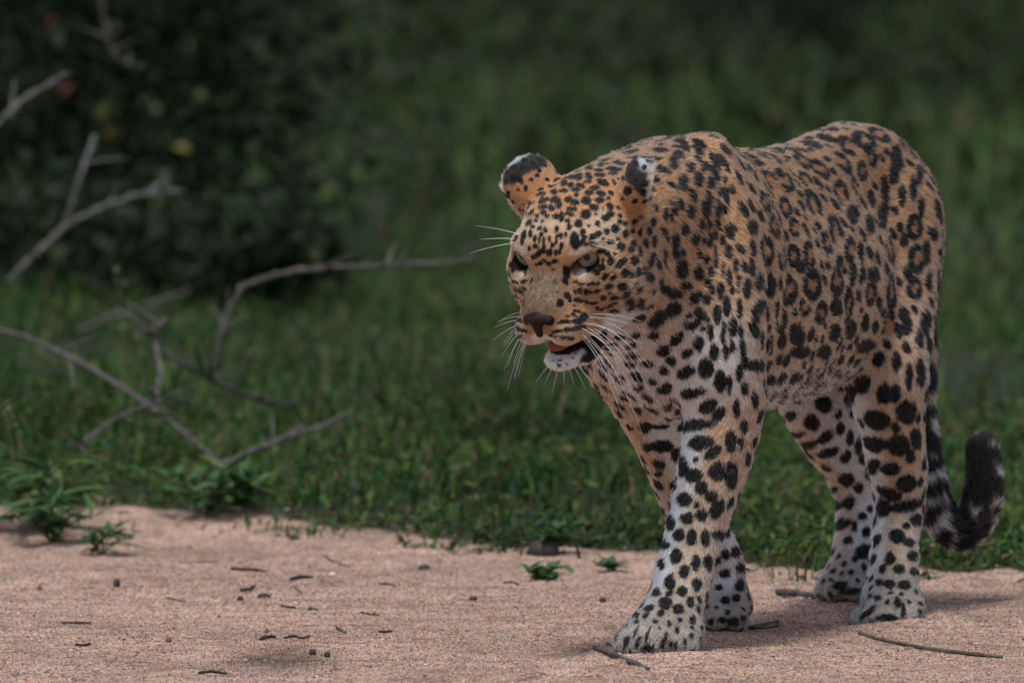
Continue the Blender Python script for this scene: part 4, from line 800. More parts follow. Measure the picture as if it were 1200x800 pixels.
    for i in rr.permutation(len(p))[:30000]:
        reg = REG[int(np.argmax(rw[i]))]; g = gap_[reg]
        if g > 1 or rw[i, 0] > .3: continue
        q = p[i] - CA; d = np.sqrt((q * q).sum(1))
        j = np.argpartition(d - own, 12)[:12]
        e = np.sqrt((q[j] * LA[j]).sum(1) ** 2 / na[j] ** 2 + (q[j] * LB[j]).sum(1) ** 2 / nb[j] ** 2)
        free = (d[j] * (1 - 1 / np.maximum(e, 1e-6))).min() - g
        if free < (.0055 if reg != 'paw' else .0025): continue
        s = min(free, .0105 if reg != 'paw' else .004)
        t1 = dirs[i]; t2 = np.cross(n[i], t1)
        C.append(p[i]); A.append(t1 * s * 1.25); B.append(t2 * s * .9); T.append(0)
        CA = np.vstack([CA, p[i]]); LA = np.vstack([LA, A[-1]]); LB = np.vstack([LB, B[-1]])
        na = np.append(na, (A[-1] ** 2).sum()); nb = np.append(nb, (B[-1] ** 2).sum()); own = np.append(own, s * 1.25)
    # fine flecks on the muzzle sides and under the eyes
    for i in rr.permutation(len(p))[:9000]:
        q = h[i]
        if 62 < q[0] < 118 and 16 < abs(q[1]) < 46 and -38 < q[2] < 4 and rr.random() < .5:
            s = rr.uniform(.0009, .0019); t1 = dirs[i]; t2 = np.cross(n[i], t1)
            C.append(p[i]); A.append(t1 * s * 1.7); B.append(t2 * s); T.append(0)
        if 84 < q[0] < 132 and abs(q[1]) < 30 and -110 < q[2] < -90 and rr.random() < .45:
            s = rr.uniform(.0007, .0012); t1 = dirs[i]; t2 = np.cross(n[i], t1)
            C.append(p[i]); A.append(t1 * s * 2.2); B.append(t2 * s); T.append(0)
    return C, A, B, T

def paint(p, n, col, spots):
    """lay the spots over base colours; returns colours and a 0..1 darkness"""
    kd = KDTree(len(p))
    for i, q in enumerate(p): kd.insert(q, i)
    kd.balance()
    dark = np.zeros(len(p)); warm = np.zeros(len(p))
    C, A, B, T = spots
    w1 = vnoise(p, 160, 21) ; w2 = vnoise(p, 420, 22); w3 = vnoise(p, 160, 23)
    for c, a, b, t in zip(C, A, B, T):
        R_ = max(np.linalg.norm(a), np.linalg.norm(b))
        hit = kd.find_range(c, R_ * 1.5 + .006)
        if not hit: continue
        ii = np.fromiter((x[1] for x in hit), int, len(hit))
        nn = np.cross(a, b); nn /= np.linalg.norm(nn) + 1e-12
        dn = n[ii] @ nn
        q = p[ii] - c
        ok = (np.abs(q @ nn) < .012 + .3 * R_)
        la, lb = np.linalg.norm(a), np.linalg.norm(b)
        bb = np.cross(nn, a) / (la * la)
        u = q @ a / la ** 2; v = q @ b / lb ** 2
        e = np.sqrt(u * u + v * v) + .11 * w1[ii] + .07 * w2[ii]
        if t == 2:
            warm[ii] = np.maximum(warm[ii], (1 - sstep(.75, 1.1, e)) * ok); continue
        else:
            m = 1 - sstep(.90, 1.08, e)
        dark[ii] = np.maximum(dark[ii], m * ok)
    col = col * (1 - .8 * warm[:, None]) + CENTRE * .8 * warm[:, None]
    return col * (1 - dark[:, None]) + BLACK * dark[:, None], dark

bn, farea = vert_normals(bv, bf)
rw_v, dir_v = coat_fields(bv, bn)
h_v = head_mm(bv)
spots = spot_list(bv, bn, rw_v, h_v, dir_v)
base_v = base_coat(bv, bn, rw_v, h_v)
skin_col, dark_v = paint(bv, bn, base_v, spots)

skin, nt, pb = new_mat('leopard_skin')
at = nt.nodes.new('ShaderNodeAttribute'); at.attribute_name = 'col'
nt.links.new(at.outputs['Color'], pb.inputs['Base Color'])
pb.inputs['Roughness'].default_value = 0.75
pb.inputs['Specular IOR Level'].default_value = 0.15
bme = mesh_np('body', bv, bf, skin)
color_attr(bme, skin_col * .85)
body = link('body', bme, leopard)

# ---- fur
NFUR = 420000 if 'nofur' not in DEV else 1000
def make_fur():
    r = np.random.default_rng(5)
    fw_ = farea.copy()
    fc = bv[bf].mean(1); fh = head_mm(fc)
    hwf = rw_v[bf].mean(1)
    dens = 1 + 1.6 * hwf[:, 0] + .5 * (hwf[:, 5] + hwf[:, 6])
    bald = np.zeros(len(fc), bool)
    for sd in (-1, 1):
        bald |= np.linalg.norm((fh - A_((EYE[0] + 12, (EYE[1] + 5) * sd, EYE[2]))) / A_((24, 22, 14)), axis=1) < .9
    bald |= (np.sqrt(((fh[:, 0] - 98) / 46) ** 2 + (fh[:, 1] / 31) ** 2 + ((fh[:, 2] + 81 - .25 * (fh[:, 0] - 98)) / 9) ** 2) < 1)
    bald |= (fc[:, 2] < .004) & (hwf[:, 6] > .5)
    fw_ = fw_ * dens * ~bald
    fi = r.choice(len(fw_), NFUR, p=fw_ / fw_.sum())
    a, b = r.random(NFUR), r.random(NFUR)
    Q = bf[fi]
    wts = np.stack([(1 - a) * (1 - b), a * (1 - b), a * b, (1 - a) * b], 1)[:, :, None]
    p = (bv[Q] * wts).sum(1); n = unit((bn[Q] * wts).sum(1)); d = unit((dir_v[Q] * wts).sum(1)); rw = (rw_v[Q] * wts).sum(1)
    h = head_mm(p)
    # length
    LEN = A_((.0060, .0110, .0092, .0088, .0095, .0078, .0070, .0155))
    ln = rw @ LEN
    hw = rw[:, 0]; L = np.abs(h[:, 1]); hs = h.copy(); hs[:, 1] = L
    ln *= 1 - hw * (1 - .28) * blob(hs, (120, 0, -10), (50, 40, 45))
    ln *= 1 - hw * .45 * blob(hs, (60, 20, 20), (45, 50, 40))
    ln += hw * .005 * blob(hs, (30, 75, -55), (50, 40, 40))
    ln += hw * .004 * blob(hs, (104, 0, -124), (35, 35, 14))
    ln += rw[:, 2] * .010 * sstep(.36, .30, p[:, 2])
    q = hs - EARS['c']
    ear_in = hw * (np.linalg.norm(q, axis=1) < 50) * sstep(0, 6, q @ EARS['o'])
    ln += ear_in * .006; ln *= 1 - .3 * hw * (np.linalg.norm(q, axis=1) < 46)
    ln *= r.uniform(.7, 1.25, NFUR)
    seen = p + d * (ln * r.uniform(.30, .72, NFUR))[:, None]           # a hair takes the colour of the skin under its middle
    col, dark = paint(seen, n, base_coat(seen, n, rw, head_mm(seen)), spots)
    # direction: clumps, then single hairs
    t2 = np.cross(n, d)
    cl = vnoise(p, 70, 31) * .40 + vnoise(p, 220, 32) * .38 + r.normal(0, .18, NFUR)
    d = unit(d * np.cos(cl)[:, None] + t2 * np.sin(cl)[:, None])
    lift = np.clip(.38 + .26 * vnoise(p, 180, 33) + r.normal(0, .10, NFUR) + ear_in * .5, .12, 1.2)
    l0 = lift; l1 = lift * .72; l2 = lift * .45
    pts = np.zeros((NFUR, 4, 3), np.float32)
    x = p - n * .0006
    pts[:, 0] = x
    for s_, lf_ in enumerate((l0, l1, l2)):
        x = x + (d * np.cos(lf_)[:, None] + n * np.sin(lf_)[:, None]) * (ln / 3)[:, None]
        x[:, 2] = np.maximum(x[:, 2], PAWMIN)
        pts[:, s_ + 1] = x
    cu = bpy.data.hair_curves.new('fur')
    cu.add_curves([4] * NFUR)
    cu.attributes['position'].data.foreach_set('vector', pts.ravel())
    rad = np.tile(A_((.00050, .00044, .00030, .00007)), NFUR) * np.repeat(r.uniform(.75, 1.3, NFUR) * (1 - .35 * hw), 4)
    ra = cu.attributes.get('radius') or cu.attributes.new('radius', 'FLOAT', 'POINT')
    ra.data.foreach_set('value', rad.astype(np.float32))
    col = col * (r.uniform(.66, 1.30, NFUR) * (1 + .26 * vnoise(p, 420, 35) + .10 * vnoise(p, 120, 36)))[:, None]
    # a hair is a little darker at its root; dark hairs stay black
    ca = cu.attributes.new('col', 'FLOAT_COLOR', 'CURVE')
    c4 = np.ones((NFUR, 4), np.float32); c4[:, :3] = col
    ca.data.foreach_set('color', c4.ravel())
    m = bpy.data.materials.new('leopard_fur'); m.use_nodes = True
    nt = m.node_tree; nt.nodes.clear()
    out = nt.nodes.new('ShaderNodeOutputMaterial')
    hb = nt.nodes.new('ShaderNodeBsdfHairPrincipled')
    hb.parametrization = 'COLOR'
    hb.inputs['Roughness'].default_value = .55; hb.inputs['IOR'].default_value = 1.4
    hb.inputs['Radial Roughness'].default_value = .7
    hb.inputs['Random Roughness'].default_value = .2
    at = nt.nodes.new('ShaderNodeAttribute'); at.attribute_name = 'col'
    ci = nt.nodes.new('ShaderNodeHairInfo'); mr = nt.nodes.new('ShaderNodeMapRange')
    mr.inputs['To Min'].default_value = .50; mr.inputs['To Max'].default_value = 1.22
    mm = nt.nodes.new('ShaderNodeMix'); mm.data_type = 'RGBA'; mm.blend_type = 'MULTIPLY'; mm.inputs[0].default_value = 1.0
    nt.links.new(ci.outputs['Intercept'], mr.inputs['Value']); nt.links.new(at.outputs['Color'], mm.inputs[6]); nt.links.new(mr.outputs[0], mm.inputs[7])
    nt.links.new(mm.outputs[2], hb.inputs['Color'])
    nt.links.new(hb.outputs[0], out.inputs['Surface'])
    cu.materials.append(m)
    return link('fur', cu, body)
PAWMIN = -.02
scene.cycles_curves.shape = 'RIBBONS'
fur = make_fur()

# ------------------------------------------------------------------ eyes, nose, tongue, whiskers (own meshes under the leopard)
HB = Matrix([[HF[0], HL[0], HU[0], HO[0]], [HF[1], HL[1], HU[1], HO[1]], [HF[2], HL[2], HU[2], HO[2]], [0, 0, 0, 1]])
def simple(name, col, rough=.5, spec=.5, coat=0.0):
    m, nt, pb = new_mat(name)
    pb.inputs['Base Color'].default_value = (*col, 1)
    pb.inputs['Roughness'].default_value = rough
    pb.inputs['Specular IOR Level'].default_value = spec
    pb.inputs['Coat Weight'].default_value = coat
    pb.inputs['Coat Roughness'].default_value = .06
    return m, nt, pb
eye_m, _, _ = simple('eye_rim_dark', (.012, .010, .009), .25, .5, .6)
iris_m, int_, ipb = simple('iris_grey_green', (.20, .20, .14), .35, .4, .35)
tc = int_.nodes.new('ShaderNodeTexCoord'); nz_ = int_.nodes.new('ShaderNodeTexNoise'); nz_.inputs['Scale'].default_value = 420
cr = int_.nodes.new('ShaderNodeValToRGB')
cr.color_ramp.elements[0].color = (.095, .10, .066, 1); cr.color_ramp.elements[1].color = (.22, .22, .155, 1)
int_.links.new(tc.outputs['Object'], nz_.inputs['Vector']); int_.links.new(nz_.outputs['Fac'], cr.inputs[0]); int_.links.new(cr.outputs[0], ipb.inputs['Base Color'])
pupil_m, _, _ = simple('pupil_black', (.004, .004, .004), .15, .4, .3)
def cap(r, ang, seg=32, rings=10, full=False):
    """spherical cap around +X"""
    V = [(r, 0, 0)]; F = []
    for i in range(1, rings + 1):
        t = ang * i / rings
        for j in range(seg):
            V.append((r * math.cos(t), r * math.sin(t) * math.cos(2 * math.pi * j / seg), r * math.sin(t) * math.sin(2 * math.pi * j / seg)))
    for j in range(seg):
        F.append((0, 1 + j, 1 + (j + 1) % seg))
        for i in range(rings - 1):
            a = 1 + i * seg
            F.append((a + j, a + seg + j, a + seg + (j + 1) % seg, a + (j + 1) % seg))
    return V, F
def cap_obj(name, r, ang, mat, parent, rings=10):
    V, F = cap(r, ang, rings=rings)
    me = bpy.data.meshes.new(name); me.from_pydata(V, [], F); me.materials.append(mat)
    me.polygons.foreach_set('use_smooth', [True] * len(me.polygons))
    return link(name, me, parent)
EYE_R = .0200
for sd in (-1, 1):
    c = HO + (A_((48.0, 41.0 * sd, 20.5)) * .001) @ HM
    g = A_((.84, .36 * sd, .22)) if sd > 0 else A_((.90, -.20, .24))
    g = g @ HM; g /= np.linalg.norm(g)
    e = cap_obj('eye', EYE_R, math.pi * .97, eye_m, leopard, 20)
    e.matrix_local = Matrix.Translation(Vector(c)) @ Vector(g).to_track_quat('X', 'Z').to_matrix().to_4x4()
    cap_obj('iris', EYE_R * 1.012, R(41), iris_m, e)
    cap_obj('pupil', EYE_R * 1.02, R(13), pupil_m, e, 5)

# nose pad
NS = SDF((0.095, -0.032, -0.062), (0.160, 0.032, -0.005), 0.0009)
NS.ell((0.1305, 0, -0.0210), (0.0148, 0.0195, 0.0075), k=.004)
NS.cone((0.1365, 0, -0.0250), (0.1425, 0, -0.0410), 0.0115, 0.0045, .006)
for sd in (-1, 1):
    NS.ell((0.1295, 0.0155 * sd, -0.0250), (0.0150, 0.0075, 0.0072), k=.004)
    NS.cone((0.1475, 0.0085 * sd, -0.0290), (0.1400, 0.0190 * sd, -0.0255), 0.0036, 0.0026, .002, 'sub')
nv, nf = NS.mesh(); nv = NS.relax(nv, nf, 1)
nose_m, nnt, npb = simple('nose_leather', (.03, .016, .014), .6, .12)
t_ = nnt.nodes.new('ShaderNodeTexCoord'); n_ = nnt.nodes.new('ShaderNodeTexNoise'); n_.inputs['Scale'].default_value = 60; n_.inputs['Detail'].default_value = 6
r_ = nnt.nodes.new('ShaderNodeValToRGB'); r_.color_ramp.elements[0].position = .45; r_.color_ramp.elements[1].position = .68
r_.color_ramp.elements[0].color = (.010, .009, .009, 1); r_.color_ramp.elements[1].color = (.038, .014, .012, 1)
vb = nnt.nodes.new('ShaderNodeTexVoronoi'); vb.inputs['Scale'].default_value = 700
bp = nnt.nodes.new('ShaderNodeBump'); bp.inputs['Strength'].default_value = .35; bp.inputs['Distance'].default_value = .0006
nnt.links.new(t_.outputs['Object'], n_.inputs['Vector']); nnt.links.new(t_.outputs['Object'], vb.inputs['Vector'])
nnt.links.new(n_.outputs['Fac'], r_.inputs[0]); nnt.links.new(r_.outputs[0], npb.inputs['Base Color'])
nnt.links.new(vb.outputs['Distance'], bp.inputs['Height']); nnt.links.new(bp.outputs[0], npb.inputs['Normal'])
nose_o = link('nose', mesh_np('nose', nv, nf, nose_m), leopard)
nose_o.matrix_local = HB

# tongue behind the lower lip
TS = SDF((0.04, -0.034, -0.112), (0.150, 0.034, -0.060), 0.0012)
TS.ell((0.090, 0, -0.0765), (0.034, 0.020, 0.0075), k=.006)
TS.cone((0.098, 0, -0.0742), (0.112, 0, -0.0722), 0.0105, 0.0075, .008)
TS.cone((0.08, 0, -0.0670), (0.126, 0, -0.0595), 0.0022, 0.0022, .004, 'sub')
tv, tf = TS.mesh(); tv = TS.relax(tv, tf, 1)
ton_m, _, _ = simple('tongue_orange', (.20, .062, .022), .45, .4)
tongue = link('tongue', mesh_np('tongue', tv, tf, ton_m), leopard)
tongue.matrix_local = HB

# whiskers
wh_m, _, wpb = simple('whisker_white', (.66, .66, .64), .4, .4)
def tube(points, radii, sides=6):
    P = np.array(points, float); n = len(P)
    T = np.gradient(P, axis=0); T = unit(T)
    ref = A_((0.0, 0, 1)) if abs(T[0, 2]) < .9 else A_((1.0, 0, 0))
    V = []
    u = unit(np.cross(T[0], ref))
    for i in range(n):
        u = u - T[i] * (u @ T[i]); u = u / (np.linalg.norm(u) + 1e-12); w = np.cross(T[i], u)
        for j in range(sides):
            a = 2 * math.pi * j / sides
            V.append(P[i] + (u * math.cos(a) + w * math.sin(a)) * radii[i])
    F = [(i * sides + j, i * sides + (j + 1) % sides, (i + 1) * sides + (j + 1) % sides, (i + 1) * sides + j) for i in range(n - 1) for j in range(sides)]
    return V, F
def whisker(root, d, length, droop, r=.00030):
    """root and direction in head millimetres / head axes"""
    p0 = HO + A_(root) @ HM * .001; d = A_(d) @ HM; d = d / np.linalg.norm(d)
    pts = [p0 + d * length * t + A_((0, 0, -1)) * droop * length * t * t for t in np.linspace(0, 1, 9)]
    V, F = tube(pts, [r * (1 - t) + .00010 for t in np.linspace(0, 1, 9)], 5)
    link('whisker', mesh_np('whisker', V, F, wh_m), leopard)
wr = np.random.default_rng(3)
for sd in (-1, 1):
    for row in range(4):
        for k in range(4):
            F_ = 118 - k * 10 - row * 2 + wr.uniform(-2, 2); U_ = -42 - row * 7 - k * .8
            L_ = (37 + k * 3 - row * .6) * sd
            down = .05 + row * .22 + wr.uniform(-.08, .10) + (k == 0) * .18
            whisker((F_, L_, U_), (.12 - .12 * k, .95 * sd, -.02 - down), wr.uniform(.055, .098) * (1 - .15 * (k == 0)) * (.62 if sd < 0 else 1), .16 + .20 * row + wr.uniform(0, .15))
    for k in range(3):
        whisker((50 + 4 * k, (40 + 6 * k) * sd, 44 - 2 * k), (.35 - .1 * k, (.75 + .1 * k) * sd, .55 - .30 * k), wr.uniform(.05, .07), .10, .00042)
for k in range(7):
    a = -1 + 2 * k / 6
    whisker((112, 22 * a, -107), (.35, .75 * a, -.7), wr.uniform(.022, .038), .10, .0004)

# ================================================================== ground
EDGE = [(-60, 60), (-6, 8.6), (-1.6, 3.7), (-.75, 2.92), (-.58, 2.90), (-.38, 2.78), (-.25, 2.58), (0, 2.23), (.2, 2.03), (.48, 1.77), (.71, 1.64), (1.6, 1.0), (6, -2.4), (60, -48)]
def edge_y(x):
    return np.interp(x, [e[0] for e in EDGE], [e[1] for e in EDGE])
_dr = np.random.default_rng(88)
DENTS = [(_dr.uniform(-1, 1), _dr.uniform(-.6, 2.4), _dr.uniform(.025, .060), _dr.uniform(.004, .011)) for _ in range(60)]
PAW_W = [tuple(leo_mat @ Vector((a[0], a[1], 0)))[:2] + (a[2],) for a in PAWS]
def wob(x, y):
    p = np.stack([x, y, np.zeros_like(x)], -1).reshape(-1, 3)
    return (.06 * vnoise(p, 2.3, 51) + .055 * vnoise(p, 7, 52) + .030 * vnoise(p, 19, 53)).reshape(x.shape)
def edge_d(x, y):
    """metres beyond the edge of the grass, negative on the sand"""
    return (y - edge_y(x)) * .72 + wob(x, y)
def bare_patch(x, y):
    return np.exp(-(((x - .84) / .14) ** 2 + ((y - 7.6) / .9) ** 2)) + np.exp(-(((x + .62) / .11) ** 2 + ((y - 3.25) / .22) ** 2))
def gz(x, y):
    x = np.asarray(x, float); y = np.asarray(y, float)
    p = np.stack([x, y, np.zeros_like(x)], -1).reshape(-1, 3)
    near = np.exp(-((x - .25) ** 2 + (y - .45) ** 2) / 1.1)
    z = (.009 * vnoise(p, 1.6, 41) + .008 * vnoise(p, 5, 42) + .0058 * vnoise(p, 13, 43) + .0026 * vnoise(p, 37, 44)).reshape(x.shape) * (1 - .75 * near)
    d = edge_d(x, y)
    z = z + .004 * sstep(-.5, -.05, d) + .006 * sstep(-.02, .03, d) + .014 * sstep(-.40, -.02, d) * sstep(.1, -.5, x)
    far = np.clip(y - 3, 0, None)
    z = z + .02 * sstep(0, 6, far) * np.sin(x * .9 + y * .35)
    wsum = 0; zs = 0
    for dx, dy, dr, dd in DENTS:                    # old tracks and scuffs
        q = ((x - dx) ** 2 + (y - dy) ** 2) / dr ** 2
        z = z - dd * np.exp(-q) + .45 * dd * np.exp(-(np.sqrt(q) - 1.5) ** 2 * 5)
    for px, py, pz in PAW_W:                       # the sand gives under each paw
        z = z + .006 * np.exp(-((np.sqrt((x - px) ** 2 + (y - py) ** 2) - .085) / .02) ** 2)
        w = np.exp(-(((x - px) ** 2 + (y - py) ** 2) / .062 ** 2) ** 2)
        wsum = wsum + w; zs = zs + w * (pz + .004)
    k = np.clip(wsum, 0, 1)
    return z * (1 - k) + zs / np.maximum(wsum, 1e-9) * k
def axis(lo, hi, step, far, grow=1.22):
    a = list(np.arange(lo, hi + step / 2, step)); s = step; x = a[-1]
    while x < far: s *= grow; x += s; a.append(x)
    s = step; x = a[0]; pre = []
    while x > -far: s *= grow; x -= s; pre.append(x)
    return np.array(pre[::-1] + a)
xs = axis(-1.1, 1.1, .012, 900); ys = axis(-.8, 4.2, .016, 900)
GX, GY = np.meshgrid(xs, ys, indexing='ij')
GZ = gz(GX, GY)
nx, ny = GX.shape
ii = np.arange(nx * ny).reshape(nx, ny)
gf = np.stack([ii[:-1, :-1], ii[1:, :-1], ii[1:, 1:], ii[:-1, 1:]], -1).reshape(-1, 4)

gm, gnt, gpb = new_mat('sand_and_soil')
N = gnt.nodes; LK = gnt.links.new
def nd(t, **kw):
    n = N.new(t)
    for k, v in kw.items():
        if k in n.inputs: n.inputs[k].default_value = v
        else: setattr(n, k, v)
    return n
def ramp(fac, stops, mode='LINEAR'):
    r = N.new('ShaderNodeValToRGB'); r.color_ramp.interpolation = mode
    while len(r.color_ramp.elements) < len(stops): r.color_ramp.elements.new(.5)
    for e, (p, c) in zip(r.color_ramp.elements, stops): e.position = p; e.color = (*c, 1) if len(c) == 3 else c
    LK(fac, r.inputs[0]); return r
def mixc(a, b, f, mode='MIX'):
    m = N.new('ShaderNodeMix'); m.data_type = 'RGBA'; m.blend_type = mode
    for s, v in ((6, a), (7, b), (0, f)):
        if hasattr(v, 'links'): LK(v, m.inputs[s])
        elif s == 0: m.inputs[0].default_value = v
        else: m.inputs[s].default_value = (*v, 1)
    return m.outputs[2]
tco = nd('ShaderNodeTexCoord')
O = tco.outputs['Object']
def tex(t, scale, detail=2, rough=.5, out=0, **kw):
    n = nd(t, Scale=scale, **kw)
    if 'Detail' in n.inputs: n.inputs['Detail'].default_value = detail
    if 'Roughness' in n.inputs: n.inputs['Roughness'].default_value = rough
    LK(O, n.inputs['Vector']); return n.outputs[out]
grain = tex('ShaderNodeTexVoronoi', 480, out='Color')
sep = N.new('ShaderNodeSeparateColor'); LK(grain, sep.inputs[0])
gcol = ramp(sep.outputs[0], [(0, (.03, .022, .018)), (.10, (.11, .074, .060)), (.35, (.215, .150, .122)), (.62, (.31, .222, .182)), (.86, (.52, .42, .365)), (.95, (.28, .12, .07)), (1, (.70, .66, .62))])
g2 = tex('ShaderNodeTexVoronoi', 210, out='Color')
sep2 = N.new('ShaderNodeSeparateColor'); LK(g2, sep2.inputs[0])
speck = ramp(sep2.outputs[1], [(0, (.5, .42, .38)), (.08, (1, 1, 1)), (.93, (1, 1, 1)), (1, (1.25, .9, .75))])
patch = ramp(tex('ShaderNodeTexNoise', 3.2, 5, .6), [(.30, (.62, .58, .56)), (.5, (.95, .94, .93)), (.7, (1.18, 1.14, 1.10))])
patch2 = ramp(tex('ShaderNodeTexNoise', 26, 4, .65), [(.34, (.50, .46, .44)), (.46, (.96, .96, .96)), (.8, (1.10, 1.08, 1.06))])
sand = mixc(gcol.outputs[0], speck.outputs[0], 1.0, 'MULTIPLY')
sand = mixc(sand, patch.outputs[0], 1.0, 'MULTIPLY')
sand = mixc(sand, patch2.outputs[0], .8, 'MULTIPLY')
sand = mixc(sand, (.92, .86, .82), 1.0, 'MULTIPLY')
damp = N.new('ShaderNodeAttribute'); damp.attribute_name = 'damp'
sand = mixc(sand, (.10, .072, .055), damp.outputs['Fac'])
soil = ramp(tex('ShaderNodeTexNoise', 9, 6, .65), [(.3, (.012, .018, .006)), (.55, (.022, .032, .010)), (.75, (.042, .040, .020))])
ed = N.new('ShaderNodeAttribute'); ed.attribute_name = 'edge'
LKf = ramp(ed.outputs['Fac'], [(.46, (0, 0, 0)), (.54, (1, 1, 1))])
col = mixc(sand, soil.outputs[0], LKf.outputs[0])
LK(col, gpb.inputs['Base Color'])
gpb.inputs['Roughness'].default_value = .9
gpb.inputs['Specular IOR Level'].default_value = .2
hsum = N.new('ShaderNodeMath'); hsum.operation = 'MULTIPLY_ADD'
LK(tex('ShaderNodeTexVoronoi', 480, out='Distance'), hsum.inputs[0]); hsum.inputs[1].default_value = -.9
LK(tex('ShaderNodeTexNoise', 90, 5, .7), hsum.inputs[2])
bmp = nd('ShaderNodeBump', Strength=.75, Distance=.0035)
LK(hsum.outputs[0], bmp.inputs['Height']); LK(bmp.outputs[0], gpb.inputs['Normal'])
gme = mesh_np('ground', np.stack([GX, GY, GZ], -1).reshape(-1, 3), gf, gm)
ev = np.clip(.5 + edge_d(GX, GY) * 4 - bare_patch(GX, GY) * 1.1, 0, 1).ravel().astype(np.float32)
a = gme.attributes.new('edge', 'FLOAT', 'POINT'); a.data.foreach_set('value', ev)
gp3 = np.stack([GX, GY, GX * 0], -1).reshape(-1, 3)
dv = np.exp(-(((GX + .295) / .055) ** 2 + ((GY + .03) / .20) ** 2)).ravel() * (1 + .5 * vnoise(gp3, 40, 61)) * 1.0
a = gme.attributes.new('damp', 'FLOAT', 'POINT'); a.data.foreach_set('value', np.clip(dv, 0, .8).astype(np.float32))
tag(link('ground', gme), 'pink sand track with loose grains beside dark grassy soil', kind='structure')

# loose grit and crumbs on the sand (nobody could count it)
def ico_rock(r):
    V = [(0, 0, 1), (0, 0, -.7)] + [(math.cos(a), math.sin(a), 0.12 * (-1) ** k) for k, a in enumerate(np.arange(6) * math.pi / 3)]
    F = [(0, 2 + k, 2 + (k + 1) % 6) for k in range(6)] + [(1, 2 + (k + 1) % 6, 2 + k) for k in range(6)]
    V = np.array(V) * (1 + .25 * r.normal(size=(len(V), 1)))
    return V, np.array(F)
rk = np.random.default_rng(21)
def grit(n):
    x = rk.uniform(-1.0, 1.0, n * 2); y = rk.uniform(-.7, 3.3, n * 2)
    ok = edge_d(x, y) < .04; x = x[ok][:n]; y = y[ok][:n]; n = len(x)
    s = np.minimum(.0009 + rk.exponential(.00042, n), .0036)
    z = gz(x, y)
    V = []; F = []; C = []
    rocks = [ico_rock(rk) for _ in range(12)]
    pal = A_([(.05, .035, .03), (.20, .12, .09), (.42, .29, .23), (.58, .46, .40), (.30, .13, .07), (.03, .027, .025)])
    for i in range(n):
        v, f = rocks[i % 12]
        an = rk.uniform(0, 6.28); ca, sa = math.cos(an), math.sin(an)
        q = v * A_((rk.uniform(.8, 1.8), 1, .7)) * s[i]
        q = np.stack([q[:, 0] * ca - q[:, 1] * sa + x[i], q[:, 0] * sa + q[:, 1] * ca + y[i], q[:, 2] + z[i] + s[i] * .25], 1)
        F.append(f + 8 * i); V.append(q); C.append(np.tile(pal[rk.choice(6, p=[.10, .24, .33, .21, .08, .04])] * rk.uniform(.8, 1.2), (8, 1)))
    m, nt, pb = new_mat('grit'); at = nt.nodes.new('ShaderNodeAttribute'); at.attribute_name = 'col'
    nt.links.new(at.outputs['Color'], pb.inputs['Base Color']); pb.inputs['Roughness'].default_value = .85
    me = mesh_np('sand_grit', np.concatenate(V), np.concatenate(F), m, smooth=False)
    color_attr(me, np.concatenate(C))
    tag(link('sand_grit', me), 'loose grit and crumbs strewn over the sand', 'grit', kind='stuff')
grit(6000)

def sand_grains(n, xr, yr, smin, smax, seed):
    """the top layer of coarse sand as faceted grains"""
    r = np.random.default_rng(seed)
    x = r.uniform(*xr, n); y = r.uniform(*yr, n)
    ok = (edge_d(x, y) + .02 * r.normal(size=n) < .03)
    for px, py, pz in PAW_W: ok &= (x - px) ** 2 + (y - py) ** 2 > .05 ** 2
    x, y = x[ok], y[ok]; n = len(x)
    s = smin + (smax - smin) * r.random(n) ** 2.5
    a = r.uniform(0, 6.28, n); z = gz(x, y)
    V = np.zeros((n, 5, 3))
    for k in range(4):
        t = a + k * math.pi / 2 + r.normal(0, .25, n); q = s * r.uniform(.8, 1.35, n)
        V[:, k] = np.stack([x + np.cos(t) * q, y + np.sin(t) * q, z - .0004 + s * r.uniform(-.1, .35, n)], 1)
    V[:, 4] = np.stack([x + r.normal(0, .35, n) * s, y + r.normal(0, .35, n) * s, z + s * r.uniform(.6, 1.25, n)], 1)
    b = np.arange(n)[:, None] * 5
    F = np.stack([b + A_((k, (k + 1) % 4, 4)) for k in range(4)], 1).reshape(-1, 3)
    pal = A_([(.028, .022, .018), (.09, .062, .048), (.17, .117, .090), (.245, .176, .138), (.37, .285, .232), (.58, .50, .44), (.25, .115, .065)])
    C = A_((.93, .86, .81)) * pal[r.choice(7, n, p=[.07, .15, .26, .25, .17, .06, .04])] * r.uniform(.8, 1.2, n)[:, None]
    p3 = np.stack([x, y, x * 0], 1)
    C *= (.97 + .28 * vnoise(p3, 3.3, 91) + .26 * vnoise(p3, 14, 92))[:, None]
    dm = np.exp(-(((x + .295) / .055) ** 2 + ((y + .03) / .20) ** 2)) * (1 + .5 * vnoise(p3, 40, 61))
    C = C * (1 - .75 * np.clip(dm, 0, 1))[:, None]
    me = mesh_np('sand_grains', V.reshape(-1, 3), F, bpy.data.materials['grit'], smooth=False)
    color_attr(me, np.repeat(C, 5, 0))
    tag(link('sand_grains', me), 'coarse pink sand grains covering the track', 'sand', kind='stuff')
sand_grains(260000, (-1.0, 1.0), (-.65, 3.2), .0006, .0019, 23)

